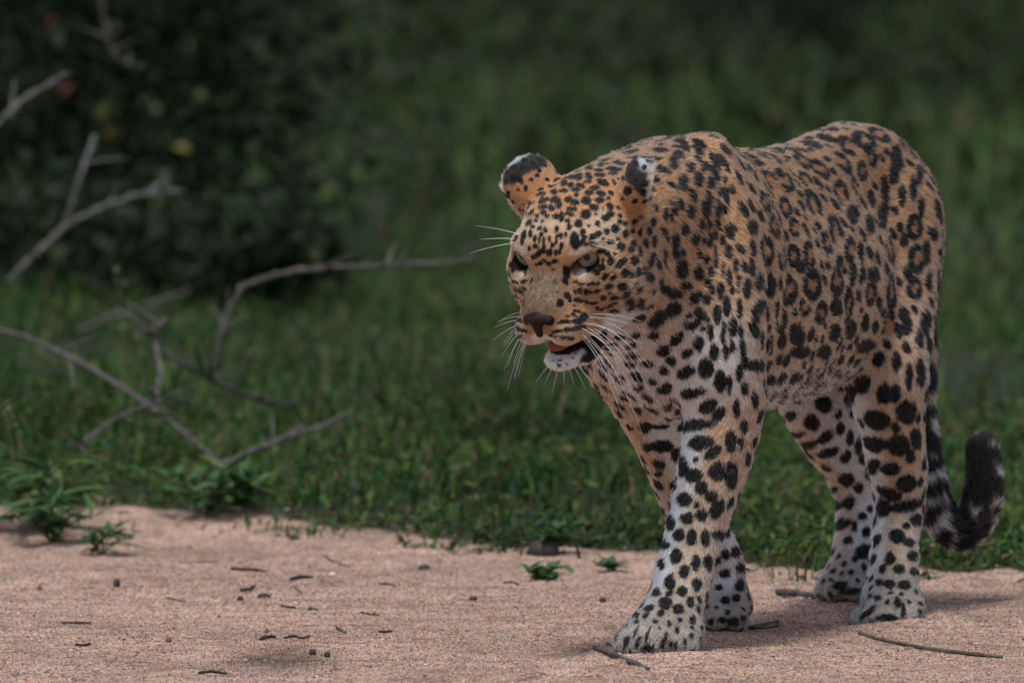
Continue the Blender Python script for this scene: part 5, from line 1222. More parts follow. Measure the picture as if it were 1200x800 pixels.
# ================================================================== grass and herbs
fol, fnt, fpb = new_mat('foliage')
fa = fnt.nodes.new('ShaderNodeAttribute'); fa.attribute_name = 'col'
fnt.links.new(fa.outputs['Color'], fpb.inputs['Base Color'])
fpb.inputs['Roughness'].default_value = .55; fpb.inputs['Specular IOR Level'].default_value = .22
ftr = fnt.nodes.new('ShaderNodeBsdfTranslucent'); fmx = fnt.nodes.new('ShaderNodeMixShader'); fmx.inputs[0].default_value = .30
fnt.links.new(fa.outputs['Color'], ftr.inputs[0]); fnt.links.new(fpb.outputs[0], fmx.inputs[1]); fnt.links.new(ftr.outputs[0], fmx.inputs[2])
fnt.links.new(fmx.outputs[0], fnt.nodes['Material Output'].inputs[0])

def blades(x, y, ln, wd, r, lean=.5):
    """curved grass blades: 4 sections, 3 quads each"""
    n = len(x); z = gz(x, y) - .004
    a = r.uniform(0, 2 * np.pi, n); ca, sa = np.cos(a), np.sin(a)
    th0 = np.abs(r.normal(0, .50, n)); bend = r.uniform(.1, 1.5, n) * lean * 2
    P = np.zeros((n, 4, 2, 3), np.float32)
    px, pz = np.zeros(n), np.zeros(n)
    for k in range(4):
        w = wd * (.8, 1.0, .7, .08)[k]
        cx = x + px * ca; cy = y + px * sa; cz = z + pz
        P[:, k, 0] = np.stack([cx - sa * w, cy + ca * w, cz], 1); P[:, k, 1] = np.stack([cx + sa * w, cy - ca * w, cz], 1)
        th = th0 + bend * k / 3
        px = px + np.sin(th) * ln / 3; pz = pz + np.cos(th) * ln / 3
    b = np.arange(n)[:, None] * 8
    F = np.stack([b + A_((0, 1, 3, 2)) + 2 * k for k in range(3)], 1).reshape(-1, 4)
    return P.reshape(-1, 3), F, 8
def leaves(x, y, z, ln, wd, r, flat=.6):
    """pointed oval leaves folded along the midrib: two quads each"""
    n = len(x)
    a = r.uniform(0, 2 * np.pi, n); el = r.normal(.35, .45, n)
    d = np.stack([np.cos(a) * np.cos(el), np.sin(a) * np.cos(el), np.sin(el)], 1)
    up = A_((0, 0, 1.0)) + r.normal(0, .35, (n, 3)); s = unit(np.cross(d, up)); up = np.cross(s, d)
    c = np.stack([x, y, z], 1); fold = .25
    def q(t, w): return c + d * (ln * t)[:, None] + s * (wd * w)[:, None] + up * (np.abs(wd * w) * fold)[:, None] - up * (ln * .18 * t * t)[:, None]
    P = np.stack([q(np.zeros(n), 0 * wd), q(np.full(n, .38), 1.0), q(np.full(n, .75), .62), q(np.ones(n), 0), q(np.full(n, .75), -.62), q(np.full(n, .38), -1.0)], 1)
    b = np.arange(n)[:, None] * 6
    F = np.stack([b + A_((0, 1, 2, 3)), b + A_((0, 3, 4, 5))], 1).reshape(-1, 4)
    return P.reshape(-1, 3), F, 6
PAL = A_([(.022, .056, .012), (.037, .094, .018), (.058, .125, .022), (.026, .082, .032), (.086, .142, .026), (.13, .105, .045), (.14, .095, .055)])
def field(name, label, n, xr, yr, kscale, r, dens=None, dry=.13, grp=None):
    """one meadow zone; positions are thinned by patchy noise"""
    x = r.uniform(*xr, n); y = r.uniform(*yr, n)
    p = np.stack([x, y, x * 0], 1)
    d = edge_d(x, y)
    keep = ((d > -.01 + .02 * r.random(n)) | ((d > -.22) & (vnoise(p, 9, 75) > .42 - d * -1.6) & (r.random(n) < .6))) & (r.random(n) < .68 + .45 * vnoise(p, 1.1, 71) + .45 * vnoise(p, 5, 72)) & (r.random(n) > 1.2 * bare_patch(x, y))
    keep &= ~((name == 'side_grass') & (np.abs(x) < 2.3 + .06 * np.clip(y - 12, 0, None)) & (y < 60))
    x, y, d, p = x[keep], y[keep], d[keep], p[keep]; n = len(x)
    tall = (.55 + .45 * sstep(0, .5, d)) * np.clip(1 + .75 * vnoise(p, 2.6, 73) + .3 * vnoise(p, 8, 76), .35, 2.4)
    hue = .5 + .5 * vnoise(p, 2.2, 74)
    fr = name == 'grass_fringe'
    isb = r.random(n) < (.40 if fr else .45)
    xb, yb = x[isb], y[isb]; nb = len(xb)
    V1, F1, k1 = blades(xb, yb, r.uniform(.025, .070, nb) * tall[isb] * kscale, r.uniform(.0012, .0028, nb) * kscale, r)
    xl, yl = x[~isb], y[~isb]; nl = len(xl)
    zl = gz(xl, yl) + r.random(nl) ** 1.5 * .042 * tall[~isb] * kscale
    V2, F2, k2 = leaves(xl, yl, zl, r.uniform(.009, .024, nl) * kscale * (1.1 if fr else .9), r.uniform(.0022, .0050, nl) * kscale * (1.1 if fr else .9), r)
    def cols(h):
        m = len(h); w = np.clip(h + r.normal(0, .28, m), 0, .999)
        i = (w * 5).astype(int); i = np.where(r.random(m) < dry, r.integers(5, 7, m), i)
        return PAL[i] * r.uniform(.46, 1.10, m)[:, None]
    C = np.concatenate([np.repeat(cols(hue[isb]), k1, 0), np.repeat(cols(hue[~isb]), k2, 0)])
    me = mesh_np(name, np.concatenate([V1, V2]), np.concatenate([F1, F2 + len(V1)]), fol)
    color_attr(me, C)
    tag(link(name, me), label, 'grass', kind='stuff')
gr = np.random.default_rng(31)
if 'nograss' not in DEV:
    field('grass_fringe', 'short grass and small leafy herbs growing along the edge of the sand', 130000, (-1.5, 1.5), (1.0, 5.2), 1.0, gr)
    field('meadow_grass', 'low green grass and herbs in the middle of the meadow', 110000, (-2.2, 2.2), (4.6, 13), 1.25, gr)
    field('far_grass', 'blurred green grass far behind the leopard', 110000, (-4.5, 4.5), (13, 62), 2.6, gr)
    field('side_grass', 'grass of the open ground around the meadow', 40000, (-14, 14), (2, 62), 3.2, gr)

# ================================================================== weeds on the sand
leaf_me = []
def leaf_mesh(ln, wd, col, nm='leaf'):
    t = np.linspace(0, 1, 6); V = []; F = []
    for k, s in enumerate(t):
        w = wd * math.sin(math.pi * min(s * .93 + .05, 1)) ** .8; z = -.22 * ln * s * s
        V += [(ln * s, -w, z + .3 * w), (ln * s, 0, z), (ln * s, w, z + .3 * w)]
    for k in range(5):
        F += [(3 * k, 3 * k + 3, 3 * k + 4, 3 * k + 1), (3 * k + 1, 3 * k + 4, 3 * k + 5, 3 * k + 2)]
    me = mesh_np(nm, V, F, fol)
    color_attr(me, np.tile(A_(col), (len(V), 1)))
    return me
LEAF = [leaf_mesh(l, w, c) for l, w, c in [(.030, .0055, (.06, .135, .04)), (.038, .0050, (.05, .115, .04)), (.024, .0065, (.075, .15, .045)), (.055, .0045, (.065, .135, .04)), (.030, .0060, (.05, .11, .055)), (.045, .0055, (.11, .15, .05))]]
stem_m, _, _ = simple('green_stem', (.06, .085, .03), .6, .3)
def weed(x, y, label, n, spread, height, seed, kinds=(0, 1, 2, 4), big=1.0):
    r = np.random.default_rng(seed)
    z0 = float(gz(A_([x]), A_([y]))[0])
    e = link('weed', None); e.location = (x, y, z0)
    tag(e, label, 'weed', 'weeds growing on the sand')
    for k in range(max(3, n // 7)):
        a = r.uniform(0, 6.28); q = r.uniform(.3, 1) * spread
        ex, ey = math.cos(a) * q, math.sin(a) * q
        pts = [(0, 0, -.004), (ex * .4, ey * .4, height * .5), (ex, ey, height * r.uniform(.4, 1))]
        V, F = tube(pts, [.0016, .0013, .0008], 5)
        link('stem', mesh_np('stem', V, F, stem_m), e)
        for j in range(7):
            t = r.uniform(.15, 1.0); o = link('leaf', LEAF[r.choice(kinds)], e)
            w = A_(pts[1]) * (1 - t) + A_(pts[2]) * t if t > .5 else A_(pts[1]) * t * 2
            o.location = (w[0] + r.normal(0, .004), w[1] + r.normal(0, .004), max(w[2], .003))
            o.rotation_euler = (r.normal(0, .35), -r.uniform(-.1, .8), r.uniform(0, 6.28))
            o.scale = [big * r.uniform(.7, 1.25)] * 3
    return e
weed(-.665, 2.36, 'dense leafy weed clump spilling from the grass onto bare sand', 84, .085, .075, 1, (0, 1, 2, 3, 4), 1.25)
weed(-.700, 2.52, 'taller leafy weed with upright blades behind the dense weed clump', 63, .08, .11, 2, (1, 3, 5), 1.6)
weed(-.590, 2.20, 'small spiky weed at the foot of the dense weed clump', 35, .045, .035, 3, (1, 3, 4), 1.0)
weed(-.455, 2.72, 'broad weed tuft at the grass edge with one long leaf on the sand', 70, .09, .065, 4, (0, 1, 2, 4), 1.3)
weed(-.400, 2.80, 'bushy weed tuft bordering the broad one at the grass edge', 56, .07, .07, 5, (0, 2, 4, 5), 1.3)
weed(.045, 1.55, 'small flat green weed alone on the sand ahead of the leopard', 49, .040, .028, 6, (0, 2, 4), .95)
weed(.140, 1.68, 'tiny thin weed on the sand close to the leopard\'s foreleg', 21, .035, .012, 7, (1, 4), .8)
weed(.060, 2.08, 'drooping weed hanging over a dark clod at the grass edge', 56, .05, .06, 8, (0, 2, 4), 1.2)

# ================================================================== twigs, pebbles
TWIGS = [
    ("pale broken stick lying on the sand in front of the leopard's leading paw", [(0.1045, 0.031), (0.1366, -0.124), (0.1687, -0.307)], 0.003, 'grey'),
    ('long thin brown twig lying on the sand below the hind paw', [(0.4497, 0.401), (0.4806, 0.254), (0.5256, 0.126), (0.571, 0.031), (0.6171, -0.031)], 0.0026, 'brown'),
    ('forked dark twig on the sand beside the trailing forepaw', [(0.2454, 0.45), (0.2758, 0.417), (0.3086, 0.401), (0.3477, 0.584)], 0.0027, 'brown'),
    ('short thick pale stick on the sand between fore and hind paws', [(0.3601, 1.175), (0.3851, 1.103), (0.4108, 0.979)], 0.0048, 'grey'),
    ('straight black splinter on the open sand', [(-0.3916, 1.657), (-0.3659, 1.676), (-0.3417, 1.657)], 0.0023, 'dark'),
    ('stubby charred twig beside a pale chip on the sand', [(-0.3043, 1.413), (-0.2908, 1.45), (-0.2741, 1.431)], 0.0027, 'dark'),
    ('pale wood chip lying against a charred twig on the sand', [(-0.3083, 1.376), (-0.2965, 1.302), (-0.286, 1.229)], 0.0016, 'grey'),
    ('small bent splinter just above two black crumbs on the sand', [(-0.3705, 1.284), (-0.3593, 1.248), (-0.3512, 1.302)], 0.0021, 'dark'),
    ('thin straight splinter on the bare sand far from the leopard', [(-0.5927, 0.702), (-0.5741, 0.685), (-0.5556, 0.702)], 0.0018, 'dark'),
    ('short flat twig lying apart from the others on bare sand', [(-0.5576, 0.206), (-0.5484, 0.19), (-0.5407, 0.222)], 0.0019, 'dark'),
    ('curled dark twig above the damp dark patch of sand', [(-0.3229, 0.287), (-0.3168, 0.368), (-0.3061, 0.384)], 0.0024, 'dark'),
    ('wavy thin twig beside the damp dark patch of sand', [(-0.2931, 0.335), (-0.2805, 0.368), (-0.2717, 0.303), (-0.2613, 0.335)], 0.0016, 'dark'),
    ("low dark twig half buried in the sand below the damp patch", [(-0.3871, -0.307), (-0.373, -0.277), (-0.3533, -0.307)], 0.002, 'dark'),
    ('tiny dark splinter alone between two splinters', [(-0.3101, 0.962), (-0.2995, 0.944), (-0.2892, 0.944)], 0.0017, 'dark'),
    ('tiny dark splinter next to another of its size', [(-0.273, 0.927), (-0.2662, 0.927), (-0.2602, 0.909)], 0.0016, 'dark'),
    ('thin dark straw lying flat on the sand', [(-0.201, 0.805), (-0.1893, 0.77), (-0.1768, 0.753)], 0.0015, 'dark'),
    ('short slanting twig stub on the pink sand', [(-0.2291, 0.55), (-0.2229, 0.5), (-0.2154, 0.434)], 0.0019, 'brown'),
    ('slender brown straw near the grass edge', [(-0.2698, 2.086), (-0.2509, 1.947), (-0.2303, 1.85)], 0.0017, 'brown'),
    ('dark twig among crumbs under the small weed', [(-0.0106, 1.469), (0.0, 1.487), (0.0082, 1.413)], 0.002, 'dark'),
    ('thin flat brown twig on open sand short of the small weed', [(-0.1794, 1.339), (-0.1691, 1.357), (-0.1595, 1.321)], 0.002, 'brown'),
    ('short black twig on the middle sand', [(-0.1726, 0.467), (-0.1636, 0.45), (-0.156, 0.467)], 0.0017, 'dark'),
    ('fine pale straw on the sand below the grass', [(-0.4438, 1.85), (-0.4309, 1.811), (-0.4161, 1.791)], 0.0014, 'brown'),
    ('fine dark root end on the sand below the weed clump', [(-0.4686, 1.175), (-0.4566, 1.157), (-0.4418, 1.121)], 0.0016, 'brown'),
]
PEBBLES = [
    ('dark oval pebble standing out on open sand', (-0.5413, 1.357), 0.0058, 0.0082, 'dark'),
    ('dark brown clod near the middle of the sand', (-0.0517, 1.086), 0.0069, 0.0046, 'dark'),
    ('flat dark clod close to the grass edge', (-0.1234, 1.83), 0.0096, 0.006, 'dark'),
    ('small red-brown pebble on the near sand', (-0.4385, 0.19), 0.0044, 0.0044, 'red'),
    ('tiny red pebble level with the dark oval pebble', (-0.6467, 1.339), 0.0041, 0.0047, 'red'),
    ('black crumb under a splinter on the sand', (-0.3678, 1.157), 0.0058, 0.0046, 'dark'),
    ('wide black crumb under a splinter on the sand', (-0.3362, 1.193), 0.0104, 0.0046, 'dark'),
    ('reddish crumb beside the damp patch', (-0.319, 0.483), 0.0039, 0.0039, 'red'),
    ('black crumb on the rim of the damp patch', (-0.2526, 0.063), 0.0054, 0.0054, 'dark'),
    ('dark pebble just clear of the damp patch', (-0.2338, 0.031), 0.0043, 0.0054, 'dark'),
    ('round dark pebble below the weed', (0.1215, 1.05), 0.0057, 0.0046, 'dark'),
    ('small dark clod under the grass fringe', (-0.3152, 2.391), 0.0099, 0.0049, 'dark'),
]
BRANCHES = [
    ('long bare branch sloping down to the ground through the grass, with a short side stub', 'grey', [
        [(-0.869, 4.2, 0.238, 0.0058), (-0.774, 4.2, 0.222, 0.006), (-0.682, 4.1, 0.184, 0.0057), (-0.585, 4.0, 0.131, 0.0055), (-0.515, 3.9, 0.084, 0.0051), (-0.447, 3.8, 0.034, 0.0048)],
        [(-0.7, 4.12, 0.19, 0.0037), (-0.697, 4.1, 0.164, 0.0034), (-0.694, 4.08, 0.141, 0.0028)],
    ]),
    ('thin bare branch rising out of the grass, low beside the long sloping one', 'grey', [
        [(-0.451, 3.19, 0.068, 0.0062), (-0.401, 3.35, 0.082, 0.006), (-0.347, 3.5, 0.095, 0.0061), (-0.293, 3.65, 0.107, 0.0052), (-0.247, 3.75, 0.126, 0.0035)],
    ]),
    ('short upright grey stump of a branch standing across the long sloping one', 'grey', [
        [(-0.578, 3.92, 0.119, 0.0046), (-0.557, 3.92, 0.143, 0.0057), (-0.552, 3.95, 0.178, 0.0063), (-0.562, 4.0, 0.216, 0.0069), (-0.562, 4.0, 0.255, 0.0057)],
        [(-0.56, 4.0, 0.242, 0.0046), (-0.547, 4.05, 0.255, 0.004)],
    ]),
    ('low weathered twig reaching along the grass under the stump', 'grey', [
        [(-0.566, 3.85, 0.13, 0.0051), (-0.597, 3.75, 0.122, 0.0047), (-0.63, 3.7, 0.106, 0.0045), (-0.663, 3.65, 0.084, 0.0034)],
    ]),
    ('short pale stub poking out of the grass beneath the low twig', 'grey', [
        [(-0.682, 3.6, 0.084, 0.0045), (-0.662, 3.58, 0.072, 0.0045), (-0.639, 3.55, 0.058, 0.0036)],
    ]),
    ('dark branch lying low behind the stump', 'dark', [
        [(-0.576, 4.7, 0.18, 0.0059), (-0.523, 4.6, 0.154, 0.0071), (-0.468, 4.6, 0.124, 0.0071), (-0.408, 4.6, 0.102, 0.0071), (-0.353, 4.6, 0.088, 0.0041)],
    ]),
    ('long arched bare branch with a dark bent leg propping it above the grass', 'grey', [
        [(-0.497, 4.9, 0.132, 0.0048), (-0.48, 4.9, 0.188, 0.0054), (-0.461, 4.9, 0.245, 0.006), (-0.444, 4.9, 0.273, 0.0066)],
        [(-0.452, 4.9, 0.27, 0.0066), (-0.408, 4.95, 0.285, 0.0072), (-0.353, 5.0, 0.296, 0.0072), (-0.282, 5.0, 0.301, 0.0067), (-0.198, 5.05, 0.302, 0.006), (-0.128, 5.1, 0.303, 0.0048), (-0.06, 5.1, 0.313, 0.003)],
    ]),
    ('faint grey stick lying deep in the grass behind the upright stump', 'grey', [
        [(-0.805, 7.5, 0.088, 0.0063), (-0.742, 7.5, 0.113, 0.0079), (-0.666, 7.6, 0.134, 0.0079), (-0.602, 7.7, 0.156, 0.0056)],
    ]),
    ('short dark log end beside a rust coloured dead leaf', 'dark', [
        [(-0.435, 8, 0.002, 0.0065), (-0.368, 8, 0.006, 0.0097), (-0.306, 8, 0.024, 0.0105), (-0.269, 8.1, 0.039, 0.0065)],
    ]),
    ("weathered log lying far back in the grass behind the leopard's chest", 'grey', [
        [(-0.091, 6.5, -0.072, 0.006), (-0.023, 6.5, -0.06, 0.0091), (0.046, 6.6, -0.047, 0.0084), (0.11, 6.7, -0.024, 0.0053)],
    ]),
    ('forked pale dead branch leaning out of the dark shrub', 'pale', [
        [(-0.895, 6.5, 0.218, 0.0068), (-0.835, 6.5, 0.276, 0.0083), (-0.789, 6.5, 0.318, 0.0091), (-0.726, 6.5, 0.35, 0.0083), (-0.668, 6.6, 0.368, 0.0076), (-0.587, 6.7, 0.371, 0.0061)],
        [(-0.795, 6.5, 0.312, 0.0076), (-0.774, 6.5, 0.377, 0.0067), (-0.759, 6.5, 0.423, 0.006), (-0.744, 6.6, 0.473, 0.0046)],
        [(-0.615, 6.65, 0.371, 0.0053), (-0.62, 6.65, 0.413, 0.0043)],
    ]),
    ('pale curved dead branch at the outer side of the dark shrub', 'pale', [
        [(-0.931, 6, 0.467, 0.0059), (-0.887, 6, 0.516, 0.0068), (-0.846, 6, 0.554, 0.0068), (-0.806, 6, 0.577, 0.0065), (-0.772, 6, 0.599, 0.0044)],
    ]),
    ('thin hooked branch hanging at the top of the dark shrub', 'grey', [
        [(-0.781, 8, 0.74, 0.0065), (-0.771, 8, 0.66, 0.0065), (-0.761, 8, 0.608, 0.0065), (-0.739, 8, 0.576, 0.0056), (-0.694, 8, 0.566, 0.004)],
    ]),
]
SHRUB_LEAVES = [
    ((-0.895, 11.3, 0.379), 0.0211, 0.0264, 'olive'),
    ((-0.725, 11.3, 0.322), 0.0172, 0.0092, 'yellow'),
    ((-0.78, 11.3, 0.405), 0.0119, 0.0106, 'pale'),
    ((-0.682, 11.3, 0.434), 0.0119, 0.0106, 'olive'),
    ((-0.969, 11.3, 0.43), 0.0079, 0.0185, 'red'),
    ((-0.996, 11.3, 0.581), 0.0079, 0.0106, 'red'),
    ((-0.873, 11.3, 0.342), 0.0106, 0.0119, 'yellow'),
    ((-0.798, 11.3, 0.419), 0.0106, 0.0079, 'olive'),
]
bark = {}
for nm, c1, c2 in (('grey', (.050, .045, .040), (.125, .116, .108)), ('brown', (.055, .042, .032), (.15, .12, .095)), ('dark', (.012, .011, .010), (.045, .04, .036)), ('pale', (.075, .074, .072), (.17, .168, .165))):
    m, nt, pb = new_mat('bark_' + nm); N = nt.nodes; LK = nt.links.new
    tco = N.new('ShaderNodeTexCoord'); O = tco.outputs['Object']
    r_ = ramp(tex('ShaderNodeTexNoise', 90, 6, .7), [(.32, c1), (.68, c2)])
    mo = ramp(tex('ShaderNodeTexNoise', 14, 3, .6), [(.35, (.55, .55, .52)), (.65, (1.1, 1.1, 1.1))])
    LK(mixc(r_.outputs[0], mo.outputs[0], 1.0, 'MULTIPLY'), pb.inputs['Base Color']); pb.inputs['Roughness'].default_value = .85
    b_ = nd('ShaderNodeBump', Strength=.6, Distance=.002); LK(tex('ShaderNodeTexNoise', 160, 5, .7), b_.inputs['Height']); LK(b_.outputs[0], pb.inputs['Normal'])
    bark[nm] = m
def stick(points, radii, r, sides=8, sub=5, rough=.16, ends=True):
    """irregular tapering stick with closed, slightly broken ends"""
    P = A_(points); rad = A_(radii); t = np.linspace(0, len(P) - 1, (len(P) - 1) * sub + 1)
    Q = np.stack([np.interp(t, range(len(P)), P[:, k]) for k in range(3)], 1)
    for _ in range(2):
        Q[1:-1] = .25 * Q[:-2] + .5 * Q[1:-1] + .25 * Q[2:]
    ra = np.interp(t, range(len(P)), rad)
    Q[1:-1] += r.normal(0, .12, (len(Q) - 2, 3)) * ra[1:-1, None]
    V, F = tube(Q, ra * (1 + rough * r.normal(size=len(ra))), sides)
    V = A_(V); V += r.normal(0, .06, V.shape) * np.repeat(ra, sides)[:, None]
    n = len(V); F = list(F)
    V = np.vstack([V, Q[0] - (Q[1] - Q[0]) * .05, Q[-1] + (Q[-1] - Q[-2]) * .05])
    m = (len(Q) - 1) * sides
    F += [(n, (j + 1) % sides, j, j) for j in range(sides)] + [(n + 1, m + j, m + (j + 1) % sides, m + (j + 1) % sides) for j in range(sides)]
    return V, F
def poly_mesh(name, V, F, mat):
    me = bpy.data.meshes.new(name)
    me.from_pydata([tuple(map(float, v)) for v in V], [], [tuple(dict.fromkeys(int(i) for i in f)) for f in F])
    me.polygons.foreach_set('use_smooth', [True] * len(me.polygons)); me.materials.append(mat)
    return me
tr = np.random.default_rng(41)
for lab, pl, rad, c in TWIGS:
    p = A_(pl); z = gz(p[:, 0], p[:, 1]) + rad * .75
    # long sticks bridge the hollows instead of following them
    if len(p) > 2: z = np.maximum(z, np.interp(np.arange(len(p)), [0, len(p) - 1], [z[0], z[-1]]) + .0)
    pts = np.column_stack([p, z]); c0 = pts.mean(0)
    V, F = stick(pts - c0, [rad] * (len(p) - 1) + [rad * .8], tr)
    o = link('twig', poly_mesh('twig', V, F, bark[c])); o.location = c0
    tag(o, lab, 'twig', 'twigs scattered on the sand')
    if 'forked' in lab:
        q = pts[2] - c0
        V, F = stick([q, q + (.018, -.03, .002), q + (.036, -.05, .006)], [rad * .8, rad * .7, rad * .5], tr)
        link('side_twig', poly_mesh('side_twig', V, F, bark[c]), o)
peb = {'dark': simple('pebble_dark', (.035, .030, .027), .7, .3)[0], 'red': simple('pebble_red', (.16, .065, .035), .7, .3)[0]}
def lump(a, b, r):
    V, F = cap(1, math.pi * .995, 12, 8)
    V = A_(V); n = unit(V); k = 1 + .16 * vnoise(n + r.uniform(0, 50), 1.6, 1) + .07 * vnoise(n + r.uniform(0, 50), 4, 1)
    return V * k[:, None] * A_((a, a * .85, b)), F
for lab, (x, y), a, b, c in PEBBLES:
    V, F = lump(a, b, tr)
    o = link('pebble', poly_mesh('pebble', V, F, peb[c])); o.location = (x, y, float(gz(A_([x]), A_([y]))[0]) + b * .45); o.rotation_euler = (0, 0, tr.uniform(0, 6))
    tag(o, lab, 'pebble', 'pebbles and crumbs on the sand')
V, F = lump(.024, .018, tr)
o = link('soil_clod', poly_mesh('soil_clod', V, F, peb['dark'])); o.location = (.045, 2.04, float(gz(A_([.045]), A_([2.04]))[0]) + .004)
tag(o, 'dark clod of earth breaking from the grass edge under a drooping weed', 'clod')

# ================================================================== dead branches in the grass, shrub, stalks
for lab, c, chains in BRANCHES:
    p0 = A_(chains[0][0][:3]); top = None
    for k, ch in enumerate(chains):
        V, F = stick([A_(q[:3]) - p0 for q in ch], [q[3] * .70 for q in ch], tr, 9, 9, .17)
        o = link('dead_branch' if k == 0 else 'side_branch', poly_mesh('dead_branch' if k == 0 else 'side_branch', V, F, bark[c]), top)
        if k == 0:
            o.location = p0; top = o; tag(o, lab, 'branch', 'dead branches lying in the grass')
        # broken side twigs and knots
        cp = A_([q[:3] for q in ch]) - p0
        for j in range(3 + 3 * (len(ch) > 4)):
            t = tr.uniform(.12, .92) * (len(ch) - 1); i0 = int(t); f_ = t - i0
            q = cp[i0] * (1 - f_) + cp[i0 + 1] * f_; ax = unit(cp[i0 + 1] - cp[i0]); rd = ch[i0][3]
            dd = unit(np.cross(ax, tr.normal(size=3)) + ax * tr.uniform(.2, 1.1)); dd[2] = abs(dd[2]) * .7
            ln_ = tr.uniform(.02, .11)
            V, F = stick([q, q + dd * ln_ * .5, q + dd * ln_ + (0, 0, -.006)], [rd * .5, rd * .38, rd * .18], tr, 6, 4, .15)
            link('side_twig', poly_mesh('side_twig', V, F, bark[c]), top)
rust_m, _, _ = simple('dead_leaf_rust', (.20, .06, .03), .7, .3)
me = leaf_mesh(.055, .016, (.22, .07, .035), 'dead_leaf')
o = link('dead_leaf', me); o.location = (-.315, 8.0, .055); o.rotation_euler = (.6, -.5, 2.4)
tag(o, 'rust coloured dead leaf hanging beside the short dark log end', 'leaf')

def shrub(x, y, label, w, h, zc, n, seed, col, fuzz=1.15):
    r = np.random.default_rng(seed); z0 = float(gz(A_([x]), A_([y]))[0])
    e = link('shrub', None); e.location = (x, y, z0); tag(e, label, 'shrub')
    tips = []
    for k in range(9):
        a = r.uniform(0, 6.28); q = r.uniform(.3, .9)
        end = A_((math.cos(a) * w * q, math.sin(a) * w * q, zc + r.uniform(-.2, .9) * h))
        pts = [A_((math.cos(a) * .03, math.sin(a) * .03, -.02)), end * A_((.35, .35, .5)), end * A_((.75, .75, .8)), end]
        V, F = stick(pts, [.006, .005, .004, .002], r, 7, 5, .1)
        link('stem', poly_mesh('stem', V, F, bark['dark']), e); tips.append(pts)
    # leaf clumps round the stem ends
    cl = r.normal(0, 1, (46, 3)); cl = unit(cl) * r.uniform(.35, 1, (46, 1)) ** .6 * A_((w, w, h)) + A_((0, 0, zc))
    i = r.integers(0, 46, n); p = cl[i] + r.normal(0, 1, (n, 3)) * A_((.13 * w, .13 * w, .14 * h)) * fuzz
    p[:, 2] = np.maximum(p[:, 2], .02)
    P, F, k = leaves(p[:, 0], p[:, 1], p[:, 2], r.uniform(.022, .050, n), r.uniform(.008, .016, n), r)
    me = mesh_np('crown', P, F, fol); color_attr(me, np.repeat(A_(col) * r.uniform(.5, 1.5, n)[:, None], k, 0))
    link('crown', me, e)
    return e, z0
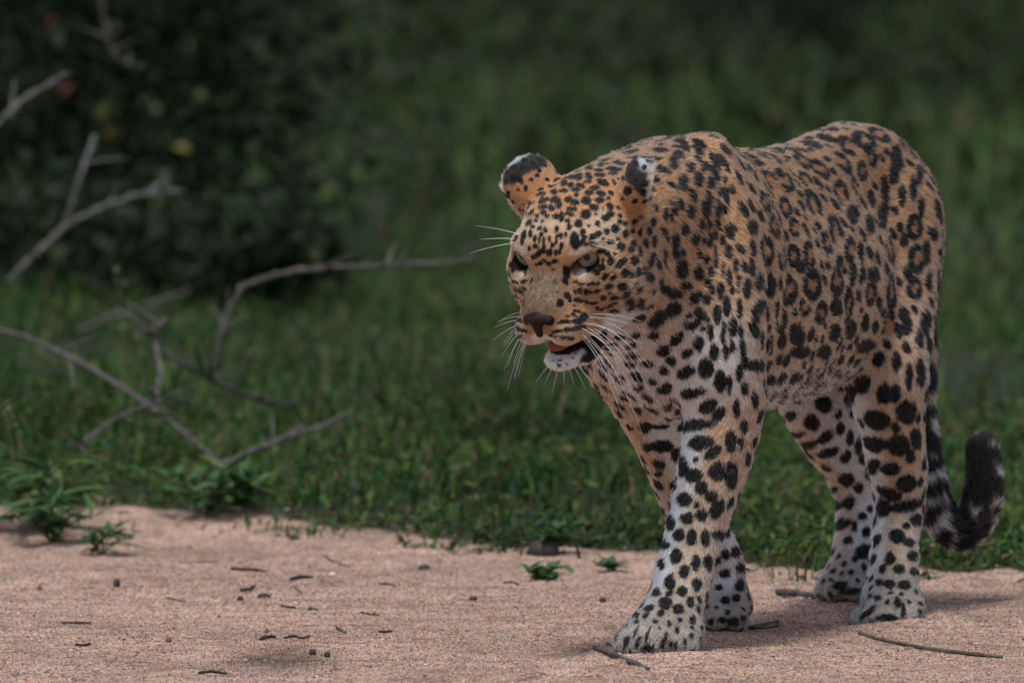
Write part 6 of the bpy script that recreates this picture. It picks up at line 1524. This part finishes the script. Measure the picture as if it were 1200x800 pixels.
if 'nograss' not in DEV:
    e, z0 = shrub(-.93, 12.0, 'dark leafy shrub with a few yellow and red leaves behind the dead branches', .58, .56, .44, 10500, 71, (.014, .024, .012), 2.3)
    LC = {'olive': (.05, .065, .014), 'yellow': (.16, .14, .02), 'pale': (.085, .10, .045), 'red': (.14, .045, .03)}
    for (lx, ly, lz), a, b, c in SHRUB_LEAVES:
        o = link('leaf', leaf_mesh(2 * max(a, b), .7 * min(a, b) + .004, LC[c]), e)
        o.location = (lx + .93, ly - 12.0, lz - z0); o.rotation_euler = (.9, -.9 if b > a else .1, -.4); o['label'] = c + ' leaf among the dark foliage'
    shrub(-.60, 9.6, 'low dark shrub in the grass at the foot of the big dark shrub', .26, .13, .10, 1800, 74, (.018, .032, .013))
    shrub(-1.02, 10.2, 'spreading low shrub half hidden under the big dark shrub', .30, .16, .12, 1800, 75, (.020, .036, .014))
    shrub(.95, 30.0, 'dark round bush in the open ground far behind the leopard\'s rump', .45, .55, .50, 4000, 72, (.018, .026, .014))
    shrub(-1.75, 38.0, 'dark low bush farthest back behind the dead branches', .8, .5, .45, 4000, 73, (.022, .034, .016))
    # dark scrub closing the far end of the meadow: too distant to count
    sr = np.random.default_rng(77)
    n = 80000; sx = sr.uniform(-6, 6, n); sy = 16 + 47 * sr.random(n) ** .8
    sp = np.stack([sx, sy, sx * 0], 1)
    hh = np.clip(.24 + .30 * vnoise(sp * A_((1, .4, 1)), .9, 5) + .12 * vnoise(sp, 2.2, 6), .02, .8) * sstep(14, 40, sy)
    P, F, k_ = leaves(sx, sy, hh * sr.random(n) ** .6, sr.uniform(.05, .12, n), sr.uniform(.012, .030, n), sr)
    me = mesh_np('far_scrub', P, F, fol); color_attr(me, np.repeat(A_((.017, .029, .008)) * sr.uniform(.5, 1.6, n)[:, None], k_, 0))
    tag(link('far_scrub', me), 'dark scrub closing the far end of the meadow', 'scrub', kind='stuff')
    for k, (bx, by, bw, bh, lab) in enumerate([(-.45, 52, .9, .5, 'dark bush on the far meadow behind the leopard\'s head'), (.95, 56, .8, .7, 'dark bush on the far meadow behind the leopard\'s back'), (2.6, 50, .7, 1.0, 'tall dark bush at the far end of the meadow')]):
        shrub(bx, by, lab, bw, bh, bh * .8, 2500, 80 + k, (.016, .026, .012))
    def stalk(x, y, h, label, seed):
        r = np.random.default_rng(seed); z0 = float(gz(A_([x]), A_([y]))[0])
        pts = [(0, 0, -.005), (.004, 0, h * .35), (.002, .004, h * .7), (-.012, .004, h)]
        V, F = tube(pts, [.0014, .0012, .001, .0007], 5)
        e = link('grass_stalk', None); e.location = (x, y, z0); tag(e, label, 'grass stalk', 'tall grass stalks')
        link('stem', mesh_np('stem', V, F, straw), e)
        n = 26; t = r.random(n)
        P, F, k = leaves(-.012 * t + .004 + r.normal(0, .003, n), r.normal(0, .003, n), h * (.82 + .2 * t), np.full(n, .014), np.full(n, .0022), r)
        me = mesh_np('seed_head', P, F, fol); color_attr(me, np.tile(A_((.15, .17, .08)), (len(P), 1))); link('seed_head', me, e)
    straw, _, _ = simple('green_straw', (.11, .15, .055), .6, .3)
    stalk(-.645, 4.9, .265, 'tall thin grass stalk standing by the long sloping branch', 1)
    stalk(-.625, 4.8, .19, 'shorter grass stalk right beside the tallest stalk', 2)
    stalk(-.36, 7.5, .20, 'grass stalk rising behind the arched bare branch', 3)
    stalk(.33, 14.0, .30, 'pale grass stalk showing in the dip of the leopard\'s back', 4)
    stalk(1.10, 16.0, .36, 'pale grass stalk behind the leopard\'s rump', 5)
    stalk(-.735, 2.6, .17, 'grass stalk leaning out of the weeds on the sand\'s edge', 6)
